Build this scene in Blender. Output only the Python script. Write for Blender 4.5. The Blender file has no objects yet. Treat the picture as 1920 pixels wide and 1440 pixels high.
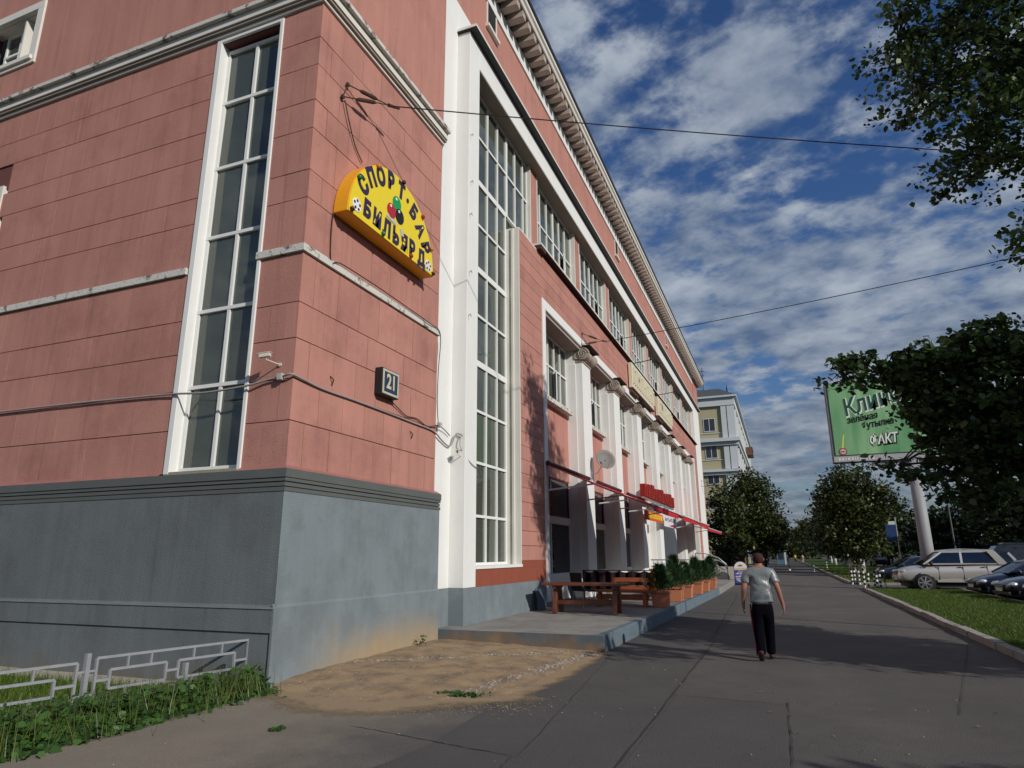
import bpy, bmesh, math, random
import numpy as np
from mathutils import Vector, Matrix
random.seed(7); RNG = np.random.default_rng(7)
S = bpy.context.scene
COL = S.collection
R = math.radians
# ------------------------------------------------------------------ camera
cam_d = bpy.data.cameras.new("camera"); cam = bpy.data.objects.new("camera", cam_d); COL.objects.link(cam)
cam_d.sensor_width = 36; cam_d.lens = 36 * 1234.8 / 1920; cam_d.clip_end = 3000; cam_d.clip_start = 0.1
cr = Vector((0.92925027, 0.36941264, -0.00531346)); cu = Vector((0.09761013, -0.23161458, 0.96789821)); cf = Vector((-0.35632316, 0.89993832, 0.25128633))
cam.matrix_world = Matrix(((cr.x, cu.x, -cf.x, 0), (cr.y, cu.y, -cf.y, 0), (cr.z, cu.z, -cf.z, 1.7), (0, 0, 0, 1)))
S.camera = cam
# ------------------------------------------------------------------ sun + sky
SUNV = Vector((1.0, -0.53, 0.575)).normalized()
ELEV = math.asin(SUNV.z); ROT = math.atan2(SUNV.x, SUNV.y)
sd = bpy.data.lights.new("sun", 'SUN'); sd.energy = 3.4; sd.angle = R(0.55); sd.color = (1.0, 0.95, 0.87)
sun = bpy.data.objects.new("sun", sd); COL.objects.link(sun); sun.rotation_euler = (-SUNV).to_track_quat('-Z', 'Y').to_euler()
W = bpy.data.worlds.new("World"); S.world = W; W.use_nodes = True
nt = W.node_tree; nt.nodes.clear(); N = nt.nodes.new; L = nt.links.new
out = N('ShaderNodeOutputWorld'); bg = N('ShaderNodeBackground'); L(bg.outputs[0], out.inputs[0]); bg.inputs[1].default_value = 0.085
sky = N('ShaderNodeTexSky'); sky.sky_type = 'NISHITA'; sky.sun_disc = False; sky.sun_elevation = ELEV; sky.sun_rotation = ROT
sky.air_density = 1.0; sky.dust_density = 0.3; sky.ozone_density = 3.0
hs = N('ShaderNodeHueSaturation'); hs.inputs['Saturation'].default_value = 1.22; hs.inputs['Hue'].default_value = 0.512; hs.inputs['Value'].default_value = 0.98; L(sky.outputs[0], hs.inputs['Color'])
tc = N('ShaderNodeTexCoord'); sx = N('ShaderNodeSeparateXYZ'); L(tc.outputs['Generated'], sx.inputs[0])
def wm(op, a, b=None, c=None):
    m = N('ShaderNodeMath'); m.operation = op
    for i, v in enumerate((a, b, c)):
        if v is None: continue
        if isinstance(v, (int, float)): m.inputs[i].default_value = v
        else: L(v, m.inputs[i])
    return m.outputs[0]
zc = wm('MAXIMUM', sx.outputs[2], 0.0); zz = wm('ADD', zc, 0.22)
cx = wm('DIVIDE', sx.outputs[0], zz); cy = wm('DIVIDE', sx.outputs[1], zz)
cv = N('ShaderNodeCombineXYZ'); L(cx, cv.inputs[0]); L(cy, cv.inputs[1]); cv.inputs[2].default_value = 3.7
def wnoise(scale, detail, rough, dist=0.0, off=(0, 0, 0)):
    mp = N('ShaderNodeMapping'); mp.inputs['Location'].default_value = off; mp.inputs['Scale'].default_value = (1.0, 1.15, 1.0); mp.inputs['Rotation'].default_value = (0, 0, 0.5); L(cv.outputs[0], mp.inputs[0])
    n = N('ShaderNodeTexNoise'); n.inputs['Scale'].default_value = scale; n.inputs['Detail'].default_value = detail; n.inputs['Roughness'].default_value = rough; n.inputs['Distortion'].default_value = dist
    L(mp.outputs[0], n.inputs['Vector']); return n.outputs[0]
n1 = wnoise(2.3, 3, 0.5, 0.1, (4.3, 1.2, 0)); n2 = wnoise(9.5, 8, 0.58, 0.10, (1, 5, 0)); n3 = wnoise(5.0, 5, 0.55, 0.0, (9, 2, 2))
d = wm('ADD', wm('MULTIPLY', n1, 0.50), wm('MULTIPLY', n2, 0.50))
hz = wm('MULTIPLY', wm('SUBTRACT', 1.0, wm('MINIMUM', wm('MULTIPLY', zc, 2.2), 1.0)), 0.07)
d = wm('ADD', d, hz)
hd_dim = wm('ADD', 0.62, wm('MINIMUM', wm('MULTIPLY', zc, 1.1), 0.38))
mr = N('ShaderNodeMapRange'); mr.interpolation_type = 'SMOOTHSTEP'; mr.inputs[1].default_value = 0.415; mr.inputs[2].default_value = 0.555; L(d, mr.inputs[0])
cr2 = N('ShaderNodeValToRGB'); e = cr2.color_ramp.elements
e[0].position = 0.37; e[0].color = (1.25, 1.85, 3.05, 1); e[1].position = 0.63; e[1].color = (5.0, 5.6, 6.4, 1)
L(wm('ADD', wm('MULTIPLY', n3, 0.6), wm('MULTIPLY', n2, 0.4)), cr2.inputs[0])
mx = N('ShaderNodeMix'); mx.data_type = 'RGBA'; L(wm('MULTIPLY', mr.outputs[0], 0.9), mx.inputs[0]); L(hs.outputs[0], mx.inputs[6]); L(cr2.outputs[0], mx.inputs[7])
dm = N('ShaderNodeVectorMath'); dm.operation = 'SCALE'; L(mx.outputs[2], dm.inputs[0]); L(hd_dim, dm.inputs['Scale']); L(dm.outputs[0], bg.inputs[0])
S.view_settings.view_transform = 'Standard'; S.view_settings.look = 'None'; S.view_settings.exposure = 0.0; S.view_settings.gamma = 1; S.view_settings.use_curve_mapping = False
S.cycles.max_bounces = 6; S.cycles.transparent_max_bounces = 12; S.cycles.caustics_reflective = False; S.cycles.caustics_refractive = False

# ------------------------------------------------------------------ materials
MATS = {}
def mat(name, col, rough=0.8, var=0.12, scale=3.0, bump=0.0, bscale=40.0, metal=0.0, rnd=0.0, streak=0.0, spec=0.3, col2=None, thr=None, dirt=None, fade=None, trans=0.0, coat=0.0, fine=0.0, pits=0.0):
    if name in MATS: return MATS[name]
    m = bpy.data.materials.new(name); m.use_nodes = True; MATS[name] = m
    t = m.node_tree; b = t.nodes['Principled BSDF']; n = t.nodes.new; l = t.links.new
    b.inputs['Roughness'].default_value = rough; b.inputs['Metallic'].default_value = metal; b.inputs['Specular IOR Level'].default_value = spec
    if coat: b.inputs['Coat Weight'].default_value = coat; b.inputs['Coat Roughness'].default_value = 0.04
    geo = n('ShaderNodeNewGeometry')
    def noise(sc, det=5, stretch=None, ro=0.6):
        no = n('ShaderNodeTexNoise'); no.inputs['Scale'].default_value = sc; no.inputs['Detail'].default_value = det; no.inputs['Roughness'].default_value = ro
        if stretch:
            mp = n('ShaderNodeMapping'); mp.inputs['Scale'].default_value = stretch; l(geo.outputs['Position'], mp.inputs[0]); l(mp.outputs[0], no.inputs['Vector'])
        else: l(geo.outputs['Position'], no.inputs['Vector'])
        return no.outputs[0]
    def mth(op, a, c):
        q = n('ShaderNodeMath'); q.operation = op
        for i, v in enumerate((a, c)):
            if isinstance(v, (int, float)): q.inputs[i].default_value = v
            else: l(v, q.inputs[i])
        return q.outputs[0]
    f = mth('MULTIPLY', mth('SUBTRACT', noise(scale), 0.5), var * 3.2)
    if streak: f = mth('ADD', f, mth('MULTIPLY', mth('SUBTRACT', noise(1.0, 4, (5, 5, 0.35)), 0.5), streak * 3))
    if pits: f = mth('SUBTRACT', f, mth('MULTIPLY', mth('GREATER_THAN', noise(17.0, 3, None, .5), .70), pits)); f = mth('SUBTRACT', f, mth('MULTIPLY', mth('MAXIMUM', mth('SUBTRACT', noise(1.0, 5, (9, 9, .22)), .56), 0.0), pits * 5.0))
    if fine: f = mth('ADD', f, mth('MULTIPLY', mth('SUBTRACT', noise(bscale * 1.5, 3), 0.5), fine * 4))
    if rnd:
        oi = n('ShaderNodeObjectInfo'); f = mth('ADD', f, mth('MULTIPLY', mth('SUBTRACT', oi.outputs['Random'], 0.5), rnd * 2))
    v = mth('ADD', f, 1.0)
    sc = n('ShaderNodeVectorMath'); sc.operation = 'SCALE'; l(v, sc.inputs['Scale'])
    base = n('ShaderNodeRGB'); base.outputs[0].default_value = (*col, 1)
    src = base.outputs[0]
    if col2 is not None:
        mr = n('ShaderNodeMapRange'); mr.inputs[1].default_value = thr[0]; mr.inputs[2].default_value = thr[1]
        l(noise(thr[2], 6, None, 0.7), mr.inputs[0]); mm = n('ShaderNodeMix'); mm.data_type = 'RGBA'; l(mr.outputs[0], mm.inputs[0]); l(src, mm.inputs[6]); mm.inputs[7].default_value = (*col2, 1); src = mm.outputs[2]
    if dirt is not None:   # soil splashed up from the ground: (colour, z0, z1)
        sp = n('ShaderNodeSeparateXYZ'); l(geo.outputs['Position'], sp.inputs[0])
        h = mth('ADD', sp.outputs[2], mth('MULTIPLY', mth('SUBTRACT', noise(1.6), 0.5), 0.9))
        mr = n('ShaderNodeMapRange'); mr.inputs[1].default_value = dirt[2]; mr.inputs[2].default_value = dirt[1]; mr.interpolation_type = 'SMOOTHSTEP'; l(h, mr.inputs[0])
        k = mr.outputs[0]
        if len(dirt) > 3:
            m2 = n('ShaderNodeMapRange'); m2.inputs[1].default_value = dirt[3]; m2.inputs[2].default_value = dirt[4]; l(sp.outputs[1], m2.inputs[0]); k = mth('MULTIPLY', k, m2.outputs[0])
        mm = n('ShaderNodeMix'); mm.data_type = 'RGBA'; l(k, mm.inputs[0]); l(src, mm.inputs[6]); mm.inputs[7].default_value = (*dirt[0], 1); src = mm.outputs[2]
    if fade is not None:   # wear that changes across the street: (colour, x0, x1)
        sp = n('ShaderNodeSeparateXYZ'); l(geo.outputs['Position'], sp.inputs[0]); h = mth('ADD', sp.outputs[0], mth('MULTIPLY', mth('SUBTRACT', noise(1.1, 6), 0.5), 3.0))
        mr = n('ShaderNodeMapRange'); mr.inputs[1].default_value = fade[1]; mr.inputs[2].default_value = fade[2]; mr.interpolation_type = 'SMOOTHSTEP'; l(h, mr.inputs[0])
        mm = n('ShaderNodeMix'); mm.data_type = 'RGBA'; l(mr.outputs[0], mm.inputs[0]); l(src, mm.inputs[6]); mm.inputs[7].default_value = (*fade[0], 1); src = mm.outputs[2]
    l(src, sc.inputs[0]); l(sc.outputs[0], b.inputs['Base Color'])
    if bump:
        bp = n('ShaderNodeBump'); bp.inputs['Strength'].default_value = bump; bp.inputs['Distance'].default_value = 0.02
        l(noise(bscale, 4), bp.inputs['Height']); l(bp.outputs[0], b.inputs['Normal'])
    return m
def leafmat(name, col, var=0.5, trans=0.25, yellow=0.0):
    m = bpy.data.materials.new(name); m.use_nodes = True; t = m.node_tree; t.nodes.clear(); n = t.nodes.new; l = t.links.new
    o = n('ShaderNodeOutputMaterial'); g = n('ShaderNodeNewGeometry'); r = n('ShaderNodeValToRGB'); l(g.outputs['Random Per Island'], r.inputs[0])
    a = tuple(c * (1 - var) for c in col); b = (col[0] * (1 + var) + yellow, col[1] * (1 + var), col[2] * (1 + var * .5))
    r.color_ramp.elements[0].color = (*a, 1); r.color_ramp.elements[1].color = (*b, 1)
    p = n('ShaderNodeBsdfPrincipled'); p.inputs['Roughness'].default_value = 0.42; p.inputs['Specular IOR Level'].default_value = 0.4; l(r.outputs[0], p.inputs['Base Color'])
    tr = n('ShaderNodeBsdfTranslucent'); l(r.outputs[0], tr.inputs[0]); ms = n('ShaderNodeMixShader'); ms.inputs[0].default_value = trans
    l(p.outputs[0], ms.inputs[1]); l(tr.outputs[0], ms.inputs[2]); l(ms.outputs[0], o.inputs[0]); MATS[name] = m; return m
def glassmat(name, tint=(0.5, 0.6, 0.58), refl=0.12, rough=0.02, dust=0.0):
    m = bpy.data.materials.new(name); m.use_nodes = True; t = m.node_tree; t.nodes.clear(); n = t.nodes.new; l = t.links.new
    o = n('ShaderNodeOutputMaterial'); fr = n('ShaderNodeFresnel'); fr.inputs[0].default_value = 1.52
    ad = n('ShaderNodeMath'); ad.operation = 'ADD'; l(fr.outputs[0], ad.inputs[0]); ad.inputs[1].default_value = refl; ad.use_clamp = True
    tq = n('ShaderNodeBsdfTransparent'); tq.inputs[0].default_value = (*tint, 1); df = n('ShaderNodeBsdfDiffuse'); df.inputs[0].default_value = (.34, .39, .31, 1); tp = n('ShaderNodeMixShader'); tp.inputs[0].default_value = dust; l(tq.outputs[0], tp.inputs[1]); l(df.outputs[0], tp.inputs[2]); gl = n('ShaderNodeBsdfGlossy'); gl.inputs['Roughness'].default_value = rough; gl.inputs[0].default_value = (.9, .93, .95, 1)
    ms = n('ShaderNodeMixShader'); l(ad.outputs[0], ms.inputs[0]); l(tp.outputs[0], ms.inputs[1]); l(gl.outputs[0], ms.inputs[2])
    g = n('ShaderNodeNewGeometry'); no = n('ShaderNodeTexNoise'); no.inputs['Scale'].default_value = 1.1; l(g.outputs['Position'], no.inputs['Vector']); bp = n('ShaderNodeBump'); bp.inputs['Strength'].default_value = 0.12; bp.inputs['Distance'].default_value = 0.05; l(no.outputs[0], bp.inputs['Height']); l(bp.outputs[0], gl.inputs['Normal'])
    l(ms.outputs[0], o.inputs[0]); MATS[name] = m; return m

pink = mat('pink_stucco', (0.465, 0.222, 0.178), 0.92, 0.09, 1.1, 0.5, 55, streak=0.085, rnd=0.055, fine=0.05, pits=.20, col2=(.36, .165, .135), thr=(.50, .72, .75))
pinkj = mat('pink_joint', (0.155, 0.06, 0.052), 0.95, 0.1, 3)
pinkd = mat('oxide_red_paint', (0.27, 0.075, 0.045), 0.85, 0.08, 2, 0.2, 50, streak=0.06)
white = mat('white_paint', (0.76, 0.765, 0.74), 0.75, 0.035, 1.5, 0.12, 40, streak=0.035)
cream = mat('aged_white_paint', (0.70, 0.68, 0.62), 0.8, 0.05, 1.5, 0.15, 40, streak=0.05)
chip = mat('flaking_white_paint', (0.62, 0.60, 0.55), 0.85, 0.06, 3, 0.6, 30, col2=(0.16, 0.13, 0.11), thr=(0.54, 0.62, 5.0))
soffit = mat('dark_soffit', (0.30, 0.26, 0.22), 0.9, 0.15, 1.5, 0.2, 30)  # darker grey-brown for soffits and the cornice's lower band
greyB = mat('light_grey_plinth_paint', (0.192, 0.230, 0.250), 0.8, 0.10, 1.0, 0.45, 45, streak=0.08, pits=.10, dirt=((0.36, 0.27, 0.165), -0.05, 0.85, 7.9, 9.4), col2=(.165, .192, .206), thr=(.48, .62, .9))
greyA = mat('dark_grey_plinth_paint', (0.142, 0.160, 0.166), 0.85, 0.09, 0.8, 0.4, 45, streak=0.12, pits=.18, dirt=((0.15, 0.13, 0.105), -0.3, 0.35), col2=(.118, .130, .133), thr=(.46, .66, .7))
greyM = mat('moulding_grey_paint', (0.108, 0.117, 0.114), 0.8, 0.08, 2, 0.2, 45)
black = mat('black_metal', (0.02, 0.02, 0.022), 0.5, 0.1, 4)
steel = mat('galvanised_steel', (0.42, 0.44, 0.46), 0.4, 0.06, 4, metal=0.6)
rust = mat('rusty_iron', (0.06, 0.035, 0.025), 0.8, 0.25, 20, 0.3, 60)
cable = mat('grey_cable', (0.30, 0.28, 0.27), 0.7, 0.05, 5)
dark = mat('dark_interior', (0.022, 0.022, 0.022), 0.9, 0.4, 1.0)
interior = mat('dim_interior', (0.26, 0.29, 0.24), 0.9, 0.5, 0.8)
curtain = mat('pale_green_curtain', (0.58, 0.64, 0.50), 0.9, 0.15, 2, streak=0.3)
glass = glassmat('window_glass', (0.66, 0.74, 0.66), 0.03, 0.03, 0.21)
glass2 = glassmat('dark_glass', (0.25, 0.28, 0.28), 0.02)  # darker glass of the terrace doors and transoms
carglass = glassmat('car_glass', (0.10, 0.14, 0.15), 0.06)
wood = mat('varnished_wood', (0.135, 0.042, 0.020), 0.4, 0.22, 4, 0.3, 30, streak=0.1, spec=0.5)
wood2 = mat('orange_wood', (0.34, 0.10, 0.04), 0.5, 0.15, 4, 0.2, 30)
terra = mat('terracotta', (0.50, 0.185, 0.095), 0.75, 0.08, 4, 0.2, 50, rnd=0.06)
redcloth = mat('red_awning_cloth', (0.50, 0.025, 0.035), 0.7, 0.06, 5, 0.1, 90)
redpl = mat('red_plastic', (0.27, 0.022, 0.014), 0.45, 0.15, 3)
blackcloth = mat('dark_maroon_cloth', (0.018, 0.006, 0.010), 0.9, 0.2, 8, 0.4, 30)
bark = mat('bark', (0.055, 0.045, 0.036), 0.95, 0.3, 8, 0.8, 30, streak=0.2)
lime = mat('lime_wash', (0.62, 0.60, 0.56), 0.9, 0.12, 8, 0.4, 30)
LEAF_NEAR = leafmat('linden_leaves', (0.066, 0.112, 0.040), 0.6, 0.30, 0.0)
LEAF_MID = leafmat('avenue_leaves', (0.040, 0.062, 0.017), 0.7, 0.15, 0.015)
LEAF_DARK = leafmat('dark_leaves', (0.030, 0.052, 0.015), 0.6, 0.12, 0.005)
WEED = leafmat('weed_leaves', (0.038, 0.098, 0.024), 0.6, 0.22, 0.01)
GRASSM = leafmat('grass_blades', (0.068, 0.128, 0.016), 0.5, 0.2, 0.02)
FIR = leafmat('juniper_needles', (0.022, 0.060, 0.018), 0.5, 0.1)

# ------------------------------------------------------------------ mesh helpers
class MB:
    def __init__(s): s.v = []; s.f = []; s.mi = []
    def add(s, vs, fs, mi=0):
        o = len(s.v); s.v += [tuple(p) for p in vs]; s.f += [tuple(i + o for i in f) for f in fs]; s.mi += [mi] * len(fs); return s
    def box(s, x0, x1, y0, y1, z0, z1, mi=0):
        if x0 > x1: x0, x1 = x1, x0
        if y0 > y1: y0, y1 = y1, y0
        if z0 > z1: z0, z1 = z1, z0
        vs = [(x0, y0, z0), (x1, y0, z0), (x1, y1, z0), (x0, y1, z0), (x0, y0, z1), (x1, y0, z1), (x1, y1, z1), (x0, y1, z1)]
        return s.add(vs, [(0, 3, 2, 1), (4, 5, 6, 7), (0, 1, 5, 4), (1, 2, 6, 5), (2, 3, 7, 6), (3, 0, 4, 7)], mi)
    def bar(s, a, b, w, h=None, up=(0, 0, 1), mi=0):
        a = Vector(a); b = Vector(b); h = h or w; d = (b - a).normalized(); u = Vector(up)
        if abs(d.dot(u)) > 0.98: u = Vector((0, 1, 0))
        r = d.cross(u).normalized(); u = r.cross(d)
        vs = [p + r * (i * w / 2) + u * (j * h / 2) for p in (a, b) for i, j in ((-1, -1), (1, -1), (1, 1), (-1, 1))]
        return s.add(vs, [(0, 1, 2, 3), (7, 6, 5, 4), (0, 4, 5, 1), (1, 5, 6, 2), (2, 6, 7, 3), (3, 7, 4, 0)], mi)
    def tube(s, pts, r, n=8, mi=0, cap=True):
        pts = [Vector(p) for p in pts]; rs = r if isinstance(r, (list, tuple)) else [r] * len(pts); o = []
        for i, p in enumerate(pts):
            d = (pts[min(i + 1, len(pts) - 1)] - pts[max(i - 1, 0)]).normalized(); u = Vector((0, 0, 1)) if abs(d.z) < 0.95 else Vector((0, 1, 0))
            a = d.cross(u).normalized(); b = a.cross(d)
            o += [p + (a * math.cos(2 * math.pi * k / n) + b * math.sin(2 * math.pi * k / n)) * rs[i] for k in range(n)]
        fs = [(i * n + k, i * n + (k + 1) % n, (i + 1) * n + (k + 1) % n, (i + 1) * n + k) for i in range(len(pts) - 1) for k in range(n)]
        if cap: fs += [tuple(range(n))[::-1], tuple((len(pts) - 1) * n + k for k in range(n))]
        return s.add(o, fs, mi)
    def lathe(s, c, prof, n=20, axis='z', mi=0, caps=True):
        o = []
        for r, h in prof:
            for k in range(n):
                a = 2 * math.pi * k / n; p = (r * math.cos(a), r * math.sin(a), h)
                if axis == 'y': p = (p[0], p[2], p[1])
                if axis == 'x': p = (p[2], p[0], p[1])
                o.append((c[0] + p[0], c[1] + p[1], c[2] + p[2]))
        m = len(prof); fs = [(i * n + k, i * n + (k + 1) % n, (i + 1) * n + (k + 1) % n, (i + 1) * n + k) for i in range(m - 1) for k in range(n)]
        if caps: fs += [tuple(range(n))[::-1], tuple((m - 1) * n + k for k in range(n))]
        return s.add(o, fs, mi)
    def poly(s, pts, z=None, mi=0):
        vs = [(p[0], p[1], z) if z is not None else p for p in pts]; return s.add(vs, [tuple(range(len(vs)))], mi)
    def prism(s, pts, d0, d1, axis, mi=0):
        """extrude a 2D outline; axis x: pts=(y,z), y: (x,z), z: (x,y)"""
        def P(p, d): return (d, p[0], p[1]) if axis == 'x' else ((p[0], d, p[1]) if axis == 'y' else (p[0], p[1], d))
        n = len(pts); vs = [P(p, d0) for p in pts] + [P(p, d1) for p in pts]
        return s.add(vs, [tuple(range(n)), tuple(range(2 * n - 1, n - 1, -1))] + [(i, i + n, (i + 1) % n + n, (i + 1) % n) for i in range(n)], mi)
    def build(s, name, m, parent=None, world=True, smooth=False, bevel=0.0, fix=True):
        off = Vector((0, 0, 0))
        if parent is not None and world:
            q = parent
            while q is not None: off += q.location; q = q.parent
        me = bpy.data.meshes.new(name); me.from_pydata([(p[0] - off.x, p[1] - off.y, p[2] - off.z) for p in s.v], [], s.f)
        for x in (m if isinstance(m, (list, tuple)) else [m]): me.materials.append(x)
        if isinstance(m, (list, tuple)): me.polygons.foreach_set('material_index', s.mi)
        if fix:
            bm = bmesh.new(); bm.from_mesh(me); bmesh.ops.recalc_face_normals(bm, faces=bm.faces); bm.to_mesh(me); bm.free()
        if smooth: me.shade_smooth()
        me.update(); o = bpy.data.objects.new(name, me); COL.objects.link(o)
        if parent is not None: o.parent = parent
        if bevel:
            b = o.modifiers.new('bevel', 'BEVEL'); b.width = bevel; b.segments = 2; b.limit_method = 'ANGLE'; b.angle_limit = R(40)
        return o
def tag(o, label=None, cat=None, group=None, kind=None):
    if label: o['label'] = label
    if cat: o['category'] = cat
    if group: o['group'] = group
    if kind: o['kind'] = kind
    return o
def thing(name, label, cat, loc=(0, 0, 0), group=None, rz=0.0):
    o = bpy.data.objects.new(name, None); COL.objects.link(o); o.location = loc; o.rotation_euler.z = rz; o.empty_display_size = 0.2
    return tag(o, label, cat, group)
def dup(o, parent=None):
    c = o.copy(); COL.objects.link(c); c.parent = parent
    for ch in list(o.children): dup(ch, c)
    return c
UNIT = {}
def piece(name, m, x0, x1, y0, y1, z0, z1, parent):
    """a box-shaped piece sharing one unit mesh per material"""
    if m.name not in UNIT:
        me = bpy.data.meshes.new(name); me.from_pydata([(x, y, z) for z in (-.5, .5) for y in (-.5, .5) for x in (-.5, .5)], [], [(0, 2, 3, 1), (4, 5, 7, 6), (0, 1, 5, 4), (2, 6, 7, 3), (0, 4, 6, 2), (1, 3, 7, 5)]); me.materials.append(m); UNIT[m.name] = me
    o = bpy.data.objects.new(name, UNIT[m.name]); COL.objects.link(o); o.parent = parent
    off = Vector((0, 0, 0)); q = parent
    while q is not None: off += q.location; q = q.parent
    o.location = Vector(((x0 + x1) / 2, (y0 + y1) / 2, (z0 + z1) / 2)) - off; o.scale = (abs(x1 - x0), abs(y1 - y0), abs(z1 - z0)); return o
def npmesh(name, verts, faces_n, m, parent=None, world=True, smooth=False):
    """verts (N,3) float, faces_n: verts per face, consecutive"""
    off = Vector((0, 0, 0)); q = parent if world else None
    while q is not None: off += q.location; q = q.parent
    verts = np.asarray(verts, np.float32) - np.array(off[:], np.float32); nv = len(verts); nf = nv // faces_n
    me = bpy.data.meshes.new(name); me.vertices.add(nv); me.vertices.foreach_set('co', verts.ravel()); me.loops.add(nv); me.loops.foreach_set('vertex_index', np.arange(nv, dtype=np.int32))
    me.polygons.add(nf); me.polygons.foreach_set('loop_start', np.arange(0, nv, faces_n, dtype=np.int32)); me.polygons.foreach_set('loop_total', np.full(nf, faces_n, np.int32))
    me.materials.append(m); me.update(); me.validate(); o = bpy.data.objects.new(name, me); COL.objects.link(o)
    if parent is not None: o.parent = parent
    return o
def textmesh(s, size, m, name='lettering', parent=None, ext=0.0, mtx=None, bold=0.0, shear=0.0, sx=1.0):
    cu_ = bpy.data.curves.new(name, 'FONT'); cu_.body = s; cu_.size = size; cu_.extrude = ext; cu_.offset = bold; cu_.shear = shear; cu_.align_x = 'CENTER'; cu_.align_y = 'CENTER'; cu_.resolution_u = 4
    t = bpy.data.objects.new(name, cu_); COL.objects.link(t); dg = bpy.context.evaluated_depsgraph_get(); me = bpy.data.meshes.new_from_object(t.evaluated_get(dg)); bpy.data.objects.remove(t); bpy.data.curves.remove(cu_)
    me.transform(Matrix.Diagonal((sx, 1, 1, 1)))
    if mtx is not None: me.transform(mtx)
    off = Vector((0, 0, 0)); q = parent
    while q is not None: off += q.location; q = q.parent
    me.transform(Matrix.Translation(-off)); me.materials.clear(); me.materials.append(m); me.update(); o = bpy.data.objects.new(name, me); COL.objects.link(o); o.parent = parent; return o
def MX(origin, right, up):
    r = Vector(right).normalized(); u = Vector(up).normalized(); n = r.cross(u); o = Vector(origin)
    return Matrix(((r.x, u.x, n.x, o.x), (r.y, u.y, n.y, o.y), (r.z, u.z, n.z, o.z), (0, 0, 0, 1)))

# ------------------------------------------------------------------ ground
asph = mat('worn_asphalt', (0.106, 0.097, 0.091), 0.93, 0.16, 0.8, 0.7, 70, fine=0.17, col2=(.128, .116, .105), thr=(.48, .62, .35), fade=((.155, .134, .108), -2.6, -5.2))
asph_dk = mat('newer_asphalt', (0.094, 0.087, 0.083), 0.93, 0.14, 0.9, 0.6, 80, fine=0.15)
conc = mat('worn_concrete_paving', (0.105, 0.096, 0.090), 0.95, 0.16, 0.9, 0.5, 50, fine=0.12, fade=((.235, .200, .155), -3.0, -5.2))
crackm = mat('tar_joint', (0.045, 0.042, 0.040), 0.95, 0.2, 5)
kerbm = mat('kerb_concrete', (0.33, 0.30, 0.275), 0.9, 0.14, 3, 0.5, 40, rnd=0.10, fine=0.06)
soil = mat('lawn_soil', (0.050, 0.085, 0.022), 0.95, 0.3, 3, 0.6, 30)
sandm = mat('sandy_dirt', (0.375, 0.262, 0.152), 0.97, 0.16, 2.6, 1.0, 45, fine=0.14, col2=(0.20, 0.150, 0.105), thr=(0.44, 0.66, 2.3))
lot = mat('parking_asphalt', (0.085, 0.082, 0.084), 0.9, 0.12, 1.2, 0.4, 60)
tag(MB().poly([(-600, -300), (600, -300), (600, 1500), (-600, 1500)], -0.012).build('ground', mat('far_ground', (0.06, 0.062, 0.055), 0.95, 0.2, 0.05), fix=False), kind='structure')
b = MB()
xs = np.linspace(-9, 3.4, 26); ys = np.concatenate([np.linspace(-4, 40, 60), np.linspace(42, 400, 60)])
tag(MB().poly([(-16, -6), (3.40, -6), (3.40, 36.3), (3.9, 37.2), (40, 37.2), (40, 42.6), (3.7, 42.6), (3.4, 43.6), (3.4, 420), (-16, 420)], 0.0).build('pavement', asph, fix=False), kind='structure')
tag(MB().poly([(7.3, -6), (60, -6), (60, 36.9), (7.3, 36.9)], 0.004).poly([(10.5, 43.0), (60, 43.0), (60, 300), (10.5, 300)], 0.004).build('parking_lot', lot, fix=False), kind='structure')
# paving patches and joints (thin sheets)
b = MB()
b.poly([(-3.25, 3.0), (-1.46, 3.0), (-1.44, 14.5), (-1.50, 33), (-2.9, 33), (-3.05, 12.6), (-3.0, 9.5), (-3.35, 8.0)], 0.004)
b.poly([(-1.40, 9.1), (-0.12, 8.9), (-0.1, 3.0), (-1.40, 3.0)], 0.004)
tag(b.build('asphalt_patch', asph_dk, fix=False), kind='structure')
tag(MB().poly([(-6.44, 7.6), (-5.5, 7.0), (-4.5, 6.9), (-3.6, 7.8), (-3.3, 7.4), (-3.2, 5.9), (-3.6, 3.4), (-6.3, 2.0), (-6.5, 4.2), (-6.2, 5.2), (-6.35, 6.6)], 0.006).build('concrete_apron', conc, fix=False), kind='structure')
def wiggle(p, q, n, a): return [(p[0] + (q[0] - p[0]) * i / n + random.uniform(-a, a), p[1] + (q[1] - p[1]) * i / n + random.uniform(-a, a)) for i in range(n + 1)]
b = MB()
for (p, q, w) in [((-1.445, 3.5), (-1.43, 14.5), 0.016), ((-0.085, 3.5), (-0.10, 9.0), 0.012), ((-1.42, 9.0), (-0.1, 8.9), 0.008), ((-2.35, 5.9), (-4.3, 6.3), 0.012), ((-2.35, 5.9), (-2.2, 3.6), 0.010), ((-1.5, 14.5), (-1.9, 30), 0.018), ((1.6, 9), (3.2, 16), 0.007), ((-3.0, 12.6), (-2.3, 5.9), 0.006)]:
    pts = wiggle(p, q, 26, 0.012); dd = Vector((q[0] - p[0], q[1] - p[1])).normalized(); nx, ny = -dd.y, dd.x
    for i in range(26):
        w1 = w * random.uniform(.5, 1.4) / 2
        b.add([(pts[i][0] - nx * w1, pts[i][1] - ny * w1, .010), (pts[i][0] + nx * w1, pts[i][1] + ny * w1, .010), (pts[i + 1][0] + nx * w1, pts[i + 1][1] + ny * w1, .010), (pts[i + 1][0] - nx * w1, pts[i + 1][1] - ny * w1, .010)], [(0, 1, 2, 3)])
tag(b.build('pavement_joint', crackm, fix=False), kind='structure')
b = MB()
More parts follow.
